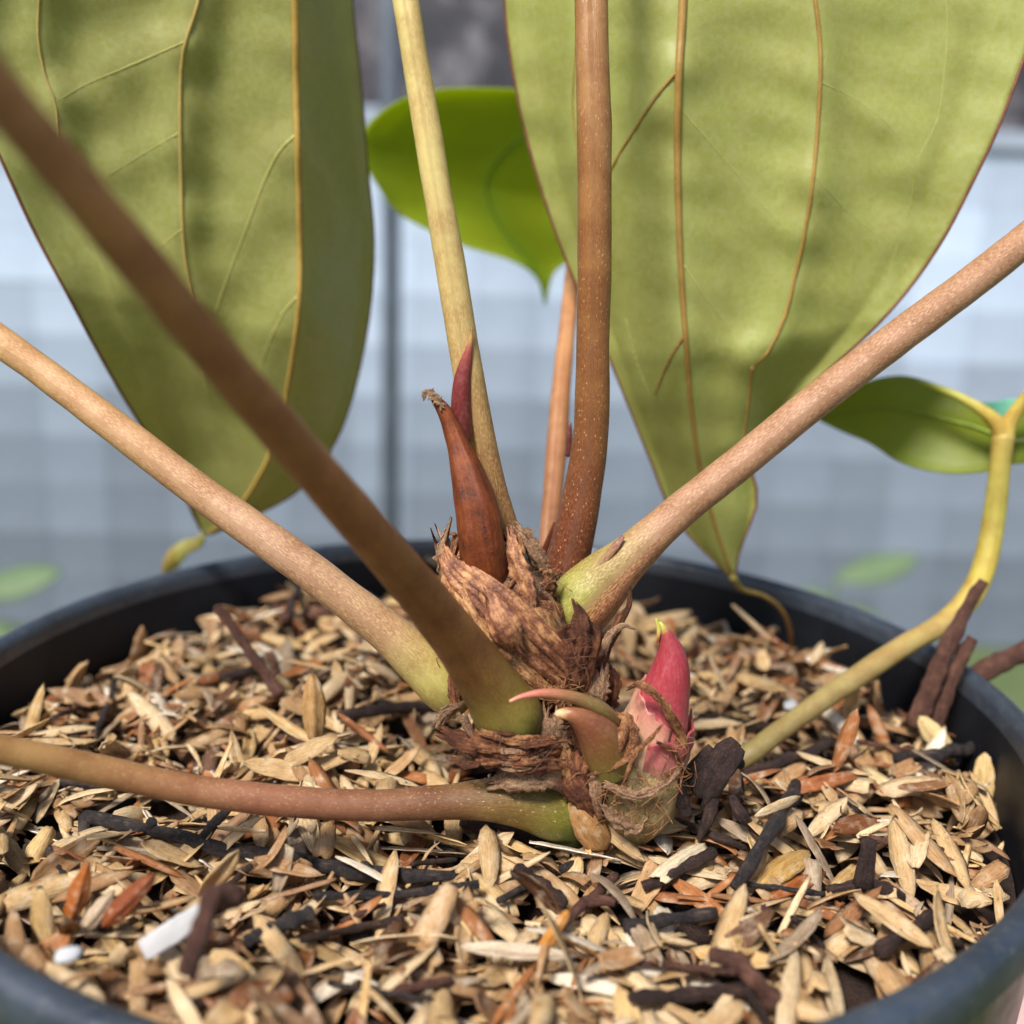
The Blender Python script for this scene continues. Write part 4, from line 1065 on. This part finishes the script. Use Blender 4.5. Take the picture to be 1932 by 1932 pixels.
for q in range(16):
    f = rng.uniform(-.06, .06); x0 = rng.uniform(835, 960); x1 = x0 + rng.uniform(70, 150); y0 = rng.uniform(1378, 1436)
    ribbon([(x0, y0, -38.5 + abs(x0 - 950) * .03, 5), ((x0 + x1) / 2, y0 + rng.uniform(4, 24), -40.3, rng.uniform(8, 15)), (x1, y0 + rng.uniform(-14, 14), -38.2, 4)],
           [M_sheath_dk, M_sheath, M_scrap, M_sheath_dk][q % 4], plant, 'collar_strip', .3, rng.uniform(-.6, .6), rag=.2, wave=.3, th=.1, seed=q)
# green base behind the thick stalk
petiole([(1010, 1395, -31, 40), (1005, 1355, -30, 74), (1000, 1320, -28, 60)], [(0, lin(60, 104, 26)), (1, lin(84, 128, 36))], M_pet_smooth, 'green_node', n=16)
petiole([(1086, 1585, -31, 40), (1066, 1570, -32, 66), (1045, 1545, -32, 80)], [(0, lin(58, 110, 30)), (1, lin(90, 104, 34))], M_pet_smooth, 'green_node', n=16)
petiole([(1170, 1605, -34, 30), (1186, 1580, -33, 60), (1205, 1550, -32, 70)], [(0, lin(124, 140, 84)), (1, lin(150, 160, 108))], M_pet_smooth, 'root_tip', n=18, label='pale green root tip under the bulb')

# bulb and pink bud
BC, BR = px_path([(1170, 1580, -31, 70), (1182, 1550, -31, 120), (1195, 1505, -31, 164), (1205, 1460, -31, 172), (1215, 1425, -31, 150)], 30)
V, F, uv = tube_arrays(BC, BR, 30, None, (0.3, 0.6, 21))
bulb = link('bulb', mesh_from('bulb', V, F, uv), papery_mat('bulb_skin', [(.3, lin(96, 70, 40)), (.5, lin(150, 128, 80)), (.68, lin(196, 176, 128))], uvs=(.6, .6), rough=.5, bump=.5), plant)
bulb['label'] = 'fibrous tan bulb under the pink bud'
bud, KC, KR = petiole([(1224, 1450, -31, 108), (1228, 1415, -31.5, 126), (1237, 1370, -32, 122), (1251, 1320, -32.5, 100), (1263, 1272, -33, 78), (1265, 1232, -33, 54), (1257, 1200, -33, 28), (1245, 1174, -33, 4)],
        [(0, lin(140, 156, 66)), (.10, lin(186, 120, 110)), (.3, lin(196, 92, 98)), (.5, lin(170, 58, 70)), (.75, lin(150, 34, 50)), (.93, lin(146, 40, 48)), (.975, lin(180, 176, 70)), (1, lin(190, 194, 84))], M_bud, 'bud', n=60, sides=30, label='bright pink pointed bud')
ribbon([(1240, 1212, -33.6, 4), (1242, 1200, -33.8, 6), (1243, 1186, -33.5, 7), (1238, 1167, -33.4, 3)], M_wing, bud, 'bud_edge', .4, (.6, .2), 14, 5, .2, cols=[(0, lin(204, 90, 84)), (.5, lin(200, 190, 90)), (1, lin(206, 214, 90))])
o = wrap('pale_bract', KC, KR, .02, .50, -2.1, .30, vcol_mat('bract_skin', rough=.34, streak=.3, scol=lin(180, 80, 80), bump=.3, fleck=.2), bud, .25, -.1, .3, seed=11, skew=-.20)
vc = np.array([lin(186, 164, 116), lin(212, 180, 142), lin(206, 158, 128), lin(172, 100, 88)])
n_, na_ = 26, 16; arr = np.repeat(np.stack([np.interp(np.linspace(0, 1, n_), [0, .35, .7, 1], vc[:, j]) for j in range(3)], 1), na_, axis=0)
at = o.data.color_attributes.new('tint', 'FLOAT_COLOR', 'POINT'); at.data.foreach_set('color', np.hstack([arr, np.ones((len(arr), 1))]).astype(np.float32).ravel())
o['label'] = 'pale pinkish-cream bract round the lower bud'
o = wrap('pink_bract', KC, KR, .0, .34, -.35, 1.9, o.data.materials[0], bud, .75, .2, .4, seed=12, skew=.1)
vc = np.array([lin(116, 146, 50), lin(190, 152, 118), lin(184, 112, 106), lin(160, 70, 76)])
arr = np.repeat(np.stack([np.interp(np.linspace(0, 1, n_), [0, .3, .6, 1], vc[:, j]) for j in range(3)], 1), na_, axis=0)
at = o.data.color_attributes.new('tint', 'FLOAT_COLOR', 'POINT'); at.data.foreach_set('color', np.hstack([arr, np.ones((len(arr), 1))]).astype(np.float32).ravel())
for rows, mt_, w in [([(1185, 1300, -36, 8), (1210, 1288, -37.5, 16), (1240, 1312, -38, 20), (1262, 1345, -37.6, 26), (1284, 1385, -36, 26), (1290, 1430, -35, 14), (1284, 1460, -34.5, 6)], M_sheath, .2),
                     ([(1198, 1292, -37, 6), (1222, 1304, -38, 12), (1250, 1318, -37.6, 6)], M_sheath_dk, .2),
                     ([(1110, 1462, -38, 6), (1160, 1445, -39, 15), (1210, 1410, -39.2, 13), (1250, 1368, -38.6, 7)], M_sheath, .2),
                     ([(1205, 1412, -39.2, 12), (1190, 1440, -39.4, 10), (1178, 1475, -39, 6)], M_sheath, .2),
                     ([(1240, 1400, -38, 8), (1272, 1420, -37, 12), (1286, 1455, -36, 10)], M_sheath_dk, .2),
                     ([(1165, 1365, -36, 12), (1180, 1350, -36.5, 24), (1195, 1390, -37.5, 30), (1175, 1430, -38, 20)], M_sheath, .25),
                     ([(1140, 1480, -38.5, 20), (1200, 1500, -39, 26), (1260, 1475, -38, 16), (1290, 1440, -36, 6)], M_scrap, .3),
                     ([(1135, 1520, -38, 16), (1170, 1552, -38, 36), (1200, 1565, -37.5, 24), (1215, 1550, -37, 8)], M_scrap, .3)]:
    ribbon([(x, y, Y - .7, q * .7) for x, y, Y, q in rows], mt_, bulb, 'fibre_band', .2, .15, 24, 5, .12, .2, w, seed=3)
# loose fibres round the bulb and the collar (uncountable)
def fibres(name, parent, spots, count, mat, rad=0.07):
    vs_, fs_, off_ = [], [], 0
    for q in range(count):
        x, y, Y, sx, sy = spots[q % len(spots)]
        p, t = P(x + rng.normal() * sx, y + rng.normal() * sy, Y + rng.normal() * 0.7)
        d = rng.normal(size=3); d[1] *= 0.4; d /= np.linalg.norm(d); ln = rng.uniform(1.5, 5)
        b1 = rng.normal(size=3) * 0.25 * ln
        pts = [p - d * ln / 2, p - d * ln / 6 + b1 * .6, p + d * ln / 6 + b1, p + d * ln / 2]
        Cq = spline(pts, 9); Vq, Fq, _ = tube_arrays(Cq, np.linspace(rad, rad * .5, 9), 5)
        vs_.append(Vq); fs_ += [tuple(i + off_ for i in f) for f in Fq]; off_ += len(Vq)
    o = link(name, mesh_from(name, np.vstack(vs_), fs_), mat, parent); o['kind'] = 'stuff'
fibres('fibre_tangle', bulb, [(1150, 1480, -38, 28, 14), (1200, 1500, -38.6, 40, 18), (1260, 1470, -37, 22, 22), (1200, 1535, -37.5, 34, 14), (1280, 1420, -36, 8, 22)], 150, M_fibre, .06)
fibres('fibre_tangle', plant, [(900, 1400, -38, 30, 10), (980, 1420, -39, 40, 12), (1040, 1300, -32.5, 26, 20), (930, 1245, -33, 30, 20), (1090, 1250, -34, 10, 40), (870, 1180, -32, 14, 30), (1020, 1080, -27, 22, 26)], 150, M_fibre_dk, .07)
fibres('fibre_tangle', crown, [(1000, 1295, -33, 30, 10), (1050, 1315, -33, 20, 14), (880, 1200, -32, 16, 24), (1035, 1110, -27, 12, 20)], 70, M_fibre, .06)

# small brown-green shoot with a curved awn
shoot, _, _ = petiole([(1150, 1455, -36, 70), (1142, 1420, -37, 82), (1128, 1385, -38, 80), (1105, 1360, -39, 62), (1080, 1348, -40, 36), (1058, 1346, -40, 20), (1050, 1347, -40, 14)],
        [(0, lin(130, 128, 54)), (.35, lin(128, 92, 48)), (.7, lin(124, 72, 48)), (.9, lin(150, 96, 62)), (.95, lin(226, 178, 124)), (1, lin(236, 196, 150))], M_spear, 'shoot', n=40, label='stubby brown-green shoot with a pale tip')
petiole([(1170, 1372, -37, 14), (1140, 1342, -38.4, 30), (1100, 1322, -39.5, 28), (1060, 1311, -40.5, 22), (1020, 1308, -41, 16), (985, 1314, -41.5, 11), (962, 1323, -42, 7)],
        [(0, lin(112, 74, 44)), (.35, lin(122, 104, 56)), (.6, lin(150, 104, 70)), (.9, lin(206, 120, 102)), (1, lin(214, 150, 120))], M_spear, 'awn', parent=shoot, n=40, label='curved pinkish awn over the shoot')
ribbon([(1150, 1460, -39, 10), (1168, 1400, -39, 28), (1180, 1362, -37.5, 18), (1160, 1345, -37, 6)], M_sheath, shoot, 'sheath_scrap', .5, .5)

# ------------------------------------------------------------------ leaf blades
def poly(pts, n):
    return spline([(x, y) for x, y in pts], n)
def seg_dist(Q, pl):
    d = np.full(len(Q), 1e9)
    for a, b2 in zip(pl[:-1], pl[1:]):
        ab = b2 - a; t = np.clip(((Q - a) @ ab) / (ab @ ab + 1e-9), 0, 1)
        d = np.minimum(d, np.linalg.norm(Q - (a + t[:, None] * ab), axis=1))
    return d
def blade(name, Lp, Mp, Rp, YM, dL, dR, mat, parent, col, veins, label, ns=150, nu=44, amp=2.6, halo=None, wave=0.9, mid_w=(26, 6), vein_mat=None, mid_mat=None, margin=0.28, pv=1.6):
    """blade between a left and a right outline and a midrib (all in photograph pixels), with its own depth:
       YM(s) depth of the midrib, dL(s), dR(s) how far the two margins stand behind or before it"""
    L_, M_, R_ = poly(Lp, ns), poly(Mp, ns), poly(Rp, ns)
    u = np.linspace(-1, 1, 2 * nu + 1); s = np.linspace(0, 1, ns)
    PX = np.zeros((ns, len(u), 2)); Y = np.zeros((ns, len(u)))
    for j, uu in enumerate(u):
        E_ = L_ if uu < 0 else R_; a = abs(uu)
        PX[:, j] = M_ * (1 - a) + E_ * a
        Y[:, j] = YM(s) + (dL(s) if uu < 0 else dR(s)) * a ** pv
    Q = PX.reshape(-1, 2); Yf = Y.ravel().copy()
    dm = seg_dist(Q, M_[::4])
    puff = amp * (1 - np.exp(-(dm / 95.0) ** 2))
    col_ = np.tile(np.array(col), (len(Q), 1))
    hal = np.exp(-(dm / 17.0) ** 2) * 0.5
    for pts, w, kd in veins:
        pl = poly(pts, 24); d = seg_dist(Q, pl[::2])
        k_ = {'main': .9, 'side': .55, 'fine': .3}[kd]
        puff -= amp * k_ * np.exp(-(d / 46.0) ** 2)
        hal = np.maximum(hal, np.exp(-(d / 12.0) ** 2) * (.45 if kd != 'fine' else .28))
    ed = np.abs(np.tile(u, ns))
    Yf += puff * np.clip((1 - ed) * 6, 0, 1)
    q3 = np.stack([Q[:, 0], Q[:, 1], Yf * 3], 1)
    Yf += wave * noise3(q3 * 0.012, 4) + wave * 0.6 * noise3(q3 * 0.028, 9)
    if halo is not None: col_ = col_ * (1 - hal[:, None]) + np.array(halo) * hal[:, None]
    V = np.array([P(a, b2, c)[0] for (a, b2), c in zip(Q, Yf)])
    W_ = len(u)
    F = [(i * W_ + j, i * W_ + j + 1, (i + 1) * W_ + j + 1, (i + 1) * W_ + j) for i in range(ns - 1) for j in range(W_ - 1)]
    bl = link(name, mesh_from(name, V, F, None, col_), mat, parent); bl['label'] = label
    md = bl.modifiers.new('thick', 'SOLIDIFY'); md.thickness = 0.2 * MM; md.offset = 0
    def on_blade(pl, off=0.12):
        out = []
        for a in pl:
            d2 = ((Q - a) ** 2).sum(1); i4 = np.argpartition(d2, 4)[:4]; w = 1 / (d2[i4] + 1e-3); w /= w.sum()
            out.append(P(a[0], a[1], (Yf[i4] * w).sum() - off)[0])
        return np.array(out)
    mid = V.reshape(ns, W_, 3)[:, nu] + np.array([0, -0.12, 0])
    wpx = np.linspace(mid_w[0], mid_w[1], ns)
    dep = np.array([pix(p)[2] for p in mid])
    tube_obj('midrib', mid[::2], (wpx / 2 * dep / 2000)[::2], mid_mat or M_vein, bl, 12)
    for pts, w, kd in veins:
        pl = on_blade(poly(pts, 36), 0.12 if kd == 'fine' else 0.15); t = pix(pl[0])[2]
        r = np.linspace(w, w * (.25 if kd == 'fine' else .6), 36) / 2 * t / 2000 * (0.32 if kd == 'fine' else 0.8)
        tube_obj('vein', pl, r, {'main': vein_mat or M_vein, 'side': vein_mat or M_vein, 'fine': M_vein_pale}[kd], bl, 8)
    if margin:
        for j in (0, W_ - 1):
            e = V.reshape(ns, W_, 3)[:, j]
            tube_obj('margin', e[::2], np.full(len(e[::2]), margin), M_margin, bl, 8)
    return bl, V.reshape(ns, W_, 3)
lerp = lambda *kv: (lambda s: np.interp(s, [k_[0] for k_ in kv], [k_[1] for k_ in kv]))

rl_L = [(1296, -640), (1180, -600), (1060, -500), (985, -350), (952, -180), (952, 0), (964, 110), (990, 245), (1030, 385), (1080, 520), (1135, 640), (1182, 755), (1228, 870), (1262, 955), (1302, 1012), (1350, 1060), (1386, 1098)]
rl_M = [(1296, -640), (1292, -400), (1290, -200), (1288, 0), (1280, 150), (1278, 300), (1283, 480), (1294, 650), (1305, 780), (1320, 880), (1345, 980), (1370, 1055), (1386, 1098)]
rl_R = [(1296, -640), (1500, -680), (1750, -600), (1930, -430), (2000, -220), (1985, -40), (1932, 110), (1884, 240), (1832, 350), (1780, 450), (1715, 545), (1640, 628), (1560, 700), (1485, 768), (1425, 830), (1410, 870), (1424, 905), (1428, 950), (1410, 1000), (1392, 1050), (1386, 1098)]
veins_r = [([(1300, -560), (1420, -420), (1510, -200), (1538, 0), (1548, 100), (1545, 200), (1535, 330), (1518, 440), (1500, 520), (1480, 600), (1446, 668), (1420, 692)], 15, 'main'),
           ([(1420, 692), (1414, 740), (1408, 790), (1400, 840)], 9, 'main'),
           ([(1310, -560), (1560, -450), (1740, -220), (1785, 0), (1780, 150), (1766, 235), (1742, 278), (1728, 302), (1723, 350), (1714, 405), (1692, 465), (1672, 535), (1630, 612)], 9, 'fine'),
           ([(1270, -560), (1130, -420), (1096, -150), (1092, 0), (1086, 100), (1080, 190), (1086, 260), (1098, 330)], 8, 'side'),
           ([(1030, -420), (990, -150), (984, 0), (983, 100), (990, 180), (1000, 240)], 7, 'fine'),
           ([(1281, 130), (1240, 180), (1200, 240), (1160, 305), (1120, 390)], 9, 'side'),
           ([(1283, 205), (1340, 270), (1400, 340), (1450, 400), (1490, 438), (1512, 452)], 7, 'fine'),
           ([(1290, 500), (1330, 560), (1370, 612), (1400, 660), (1420, 692)], 9, 'fine'),
           ([(1548, 155), (1610, 185), (1665, 225), (1705, 270), (1728, 302)], 6, 'fine'),
           ([(1535, 330), (1600, 400), (1650, 440), (1688, 466)], 6, 'fine'),
           ([(1294, 628), (1262, 680), (1235, 745)], 8, 'side'), ([(1180, 600), (1200, 680), (1226, 748), (1240, 820)], 6, 'fine'),
           ([(1400, 850), (1386, 930), (1380, 1010)], 6, 'fine')]
rleaf, RV = blade('leaf_blade', rl_L, rl_M, rl_R, lerp((0, 14), (.4, 11), (.75, 14), (1, 30)), lerp((0, 0), (.3, 22), (.7, 16), (.92, 5), (1, 0)), lerp((0, 0), (.3, 4), (.6, -2), (.85, 2), (1, 0)),
      M_leaf_r, plant, lin(178, 176, 96), veins_r, 'large hanging leaf with brown veins, seen from below, on the right', halo=lin(205, 208, 130), mid_w=(24, 6))
petiole([(1382, 1088, 29, 14), (1400, 1112, 31, 11), (1440, 1124, 34, 9), (1474, 1150, 38, 8), (1490, 1185, 42, 8), (1494, 1222, 46, 6)], [(0, lin(126, 120, 50)), (.5, lin(150, 120, 50)), (1, lin(170, 120, 44))], M_pet_smooth, 'drip_tip', parent=rleaf, n=30, sides=8)

ll_L = [(450, -650), (300, -640), (120, -580), (-40, -440), (-115, -250), (-120, -60), (-80, 120), (0, 296), (62, 432), (130, 560), (172, 640), (222, 730), (270, 808), (312, 866), (345, 925), (366, 975), (386, 1012)]
ll_M = [(450, -650), (520, -400), (548, -200), (557, 0), (560, 200), (565, 400), (565, 560), (548, 700), (520, 830), (470, 930), (420, 985), (386, 1012)]
ll_R = [(450, -650), (560, -560), (620, -400), (648, -200), (664, 0), (680, 150), (692, 300), (705, 440), (701, 560), (682, 680), (652, 790), (612, 868), (560, 928), (490, 968), (430, 995), (386, 1012)]
veins_l = [([(445, -600), (420, -350), (400, -150), (378, -10), (356, 60), (344, 110), (340, 200), (342, 340), (346, 460), (358, 540), (372, 620)], 14, 'main'),
           ([(430, -600), (230, -450), (90, -200), (74, 0), (72, 70), (84, 140), (104, 192), (108, 240), (110, 300)], 10, 'main'),
           ([(350, 78), (300, 100), (230, 130), (160, 160), (108, 190)], 9, 'fine'),
           ([(556, 255), (524, 290), (495, 350), (465, 430), (430, 520), (405, 590)], 14, 'fine'), ([(560, 560), (535, 590), (510, 640), (492, 690), (480, 740)], 12, 'fine'),
           ([(168, 440), (195, 510), (228, 600), (262, 690), (288, 765)], 7, 'fine'), ([(340, 250), (270, 290), (205, 330)], 7, 'fine'), ([(345, 430), (290, 480), (240, 550)], 6, 'fine'),
           ([(566, 270), (620, 340), (660, 420)], 9, 'fine'), ([(565, 560), (610, 620), (640, 690)], 9, 'fine'), ([(385, 700), (395, 790), (425, 890)], 7, 'fine')]
lleaf, LV = blade('leaf_blade', ll_L, ll_M, ll_R, lerp((0, 12), (.4, 22), (.75, 32), (1, 52)), lerp((0, 0), (.3, -14), (.8, -12), (1, 0)), lerp((0, 0), (.3, 28), (.75, 26), (1, 0)),
      M_leaf_l, plant, lin(172, 168, 96), veins_l, 'large hanging olive leaf, seen from below, on the left', halo=lin(198, 194, 122), mid_w=(22, 6), vein_mat=flat_mat('vein_straw', lin(172, 148, 82), 0.5, 0.15, 0.5), mid_mat=flat_mat('midrib_straw', lin(168, 138, 66), 0.5, 0.15, 0.5), pv=1.3)
ribbon([(386, 1006, 52, 22), (376, 1022, 56, 30), (352, 1034, 64, 38), (332, 1050, 74, 38), (318, 1070, 88, 26), (310, 1090, 96, 8)], petiole_mat('tip_skin', fine=.05, dots=.02), lleaf, 'drip_tip', .4, (1.0, .1), cols=[(0, lin(130, 128, 60)), (.3, lin(150, 150, 70)), (.6, lin(176, 150, 50)), (1, lin(170, 134, 44))])

# leaf of the back stalk, light shining through
bl_L = [(1110, 200), (1080, 184), (1020, 172), (930, 166), (830, 168), (760, 186), (706, 222), (682, 262), (690, 310), (712, 350), (745, 396), (800, 430), (870, 462), (950, 486), (1000, 505), (1022, 540), (1030, 578)]
bl_M = [(1110, 200), (1040, 230), (960, 280), (920, 340), (930, 400), (970, 460), (1010, 510), (1030, 578)]
bl_R = [(1110, 200), (1160, 260), (1170, 340), (1140, 420), (1090, 480), (1048, 512), (1036, 545), (1030, 578)]
blade('leaf_blade', bl_L, bl_M, bl_R, lerp((0, 98), (.5, 116), (1, 124)), lerp((0, 0), (.5, -14), (1, 0)), lerp((0, 0), (.5, -6), (1, 0)), M_leaf_bg, plant, lin(160, 172, 30),
      [], 'bright green leaf glowing between the stalks', ns=70, nu=24, halo=lin(130, 170, 60), mid_w=(6, 3), mid_mat=flat_mat('backlit_rib', lin(110, 140, 30)), margin=0, amp=1.0)

# ------------------------------------------------------------------ seedling at the right
seed_root = surf_pt(1405, 1432)[0]
seedling = empty('seedling', tuple(seed_root)); tag(seedling, 'young plant with a yellow-green stalk leaning over the right rim', 'plant')
petiole([(1392, 1440, -8, 34), (1420, 1418, -7, 42), (1500, 1358, -2, 40), (1600, 1288, 4, 40), (1700, 1222, 10, 40), (1775, 1178, 15, 42), (1826, 1132, 18, 45), (1856, 1070, 20, 44), (1874, 980, 23, 41), (1886, 890, 25, 39), (1893, 820, 26, 42)],
        [(0, lin(128, 116, 68)), (.3, lin(156, 138, 84)), (.55, lin(182, 158, 92)), (.68, lin(206, 182, 74)), (.85, lin(204, 194, 84)), (1, lin(190, 164, 84))], M_pet_smooth, 'petiole', parent=seedling, label='yellow-green bent stalk of the seedling')
petiole([(1893, 822, 26, 40), (1880, 798, 26, 30), (1850, 772, 27, 20), (1800, 744, 30, 14), (1730, 718, 35, 8)], [(0, lin(206, 176, 82)), (1, lin(150, 170, 60))], M_pet_smooth, 'leaf_rib', parent=seedling, n=30)
petiole([(1893, 822, 26, 40), (1905, 796, 26, 30), (1932, 756, 25, 24), (1980, 700, 22, 18)], [(0, lin(206, 176, 82)), (1, lin(190, 180, 80))], M_pet_smooth, 'leaf_rib', parent=seedling, n=30)
sl_T = [(1893, 812), (1850, 772), (1800, 740), (1740, 716), (1690, 709), (1630, 722), (1580, 752), (1546, 786)]
sl_M = [(1893, 826), (1840, 806), (1780, 790), (1720, 776), (1660, 770), (1610, 776), (1575, 784), (1546, 790)]
sl_B = [(1893, 880), (1860, 890), (1800, 894), (1740, 886), (1690, 868), (1640, 836), (1590, 815), (1546, 794)]
blade('leaf_blade', sl_T, sl_M, sl_B, lerp((0, 30), (1, 52)), lerp((0, -1), (.5, 4), (1, 0)), lerp((0, -3), (.5, -5), (1, 0)), M_leaf_seed, seedling, lin(140, 152, 34), [], 'shaded left lobe of the seedling leaf', ns=60, nu=20, halo=None, mid_w=(8, 3), margin=0, mid_mat=flat_mat('young_rib', lin(118, 136, 40)), wave=.5, amp=.5)
sr_T = [(1896, 812), (1920, 776), (1960, 720), (2020, 690), (2090, 700), (2150, 740)]
sr_M = [(1896, 830), (1930, 830), (1980, 810), (2040, 790), (2100, 770), (2150, 745)]
sr_B = [(1896, 876), (1930, 874), (1990, 870), (2050, 850), (2110, 810), (2150, 750)]
blade('leaf_blade', sr_T, sr_M, sr_B, lerp((0, 29), (1, 40)), lerp((0, 2), (.5, 4), (1, 0)), lerp((0, -3), (.5, -8), (1, 0)), M_leaf_seed, seedling, lin(124, 136, 30), [], 'right lobe of the seedling leaf', ns=40, nu=14, halo=None, mid_w=(8, 3), margin=0, mid_mat=M_vein_pale)
M_teal = flat_mat('glaucous_top', lin(120, 190, 165), 0.35, 0.1, 0.2)
ribbon([(1846, 762, 40, 6), (1870, 772, 42, 30), (1900, 776, 43, 46), (1940, 770, 43, 40), (1980, 740, 42, 8)], M_teal, seedling, 'leaf_upper_side', .1, 0)

# ------------------------------------------------------------------ small plants on the ground by the wall
M_bgleaf = flat_mat('soft_green_leaf', lin(92, 112, 78), 0.6, 0.15, 0.02)
M_bgstem = flat_mat('soft_green_stem', lin(84, 104, 60), 0.6, 0.15, 0.02)
def bg_plant(px_, py_, Y, leaves, label, rot_=0.0):
    c, t = P(px_, py_, Y)
    e = empty('leafy_shrub', (c[0], Y + 20, FLOOR)); tag(e, label, 'plant')
    tube_obj('stem', spline([(c[0] + 10, Y + 20, FLOOR), (c[0] + 4, Y + 15, (FLOOR + c[2]) / 2), (c[0], Y + 6, c[2])], 14), np.linspace(5, 2.5, 14), M_bgstem, e, 8)
    for (az, ln, wd, droop, dz) in leaves:
        V, F = [], []; n_ = 14
        base = np.array([c[0], Y + 6, c[2] - dz]); d = np.array([math.cos(az), math.sin(az) * .5, 0.35]); d /= np.linalg.norm(d); sd = np.cross(d, [0, -.5, 1.0]); sd /= np.linalg.norm(sd); up = np.cross(sd, d)
        for i in range(n_):
            f = i / (n_ - 1); w = wd * math.sin(math.pi * min(1, f * .96 + .02)) ** .8
            cc = base + d * ln * f - np.array([0, 0, droop * f * f])
            for j in range(5):
                v = (j - 2) / 2; V.append(cc + sd * v * w - up * abs(v) * w * .25)
        for i in range(n_ - 1):
            for j in range(4): F.append((i * 5 + j, i * 5 + j + 1, i * 5 + 6 + j, i * 5 + 5 + j))
        o = link('leaf', mesh_from('leaf', V, F), M_bgleaf, e); md = o.modifiers.new('thick', 'SOLIDIFY'); md.thickness = 0.001
bg_plant(1580, 1095, 1150, [(0.25, 120, 26, 10, 0), (2.6, 60, 18, 20, 30), (-.6, 80, 22, 40, 50)], 'soft green leafy shoot growing by the wall behind the right rim')
bg_plant(-70, 1120, 800, [(0.15, 95, 24, 10, 0), (1.9, 80, 22, 10, 20), (-.7, 70, 20, 40, 40)], 'soft green leafy shoot growing by the wall behind the left rim')
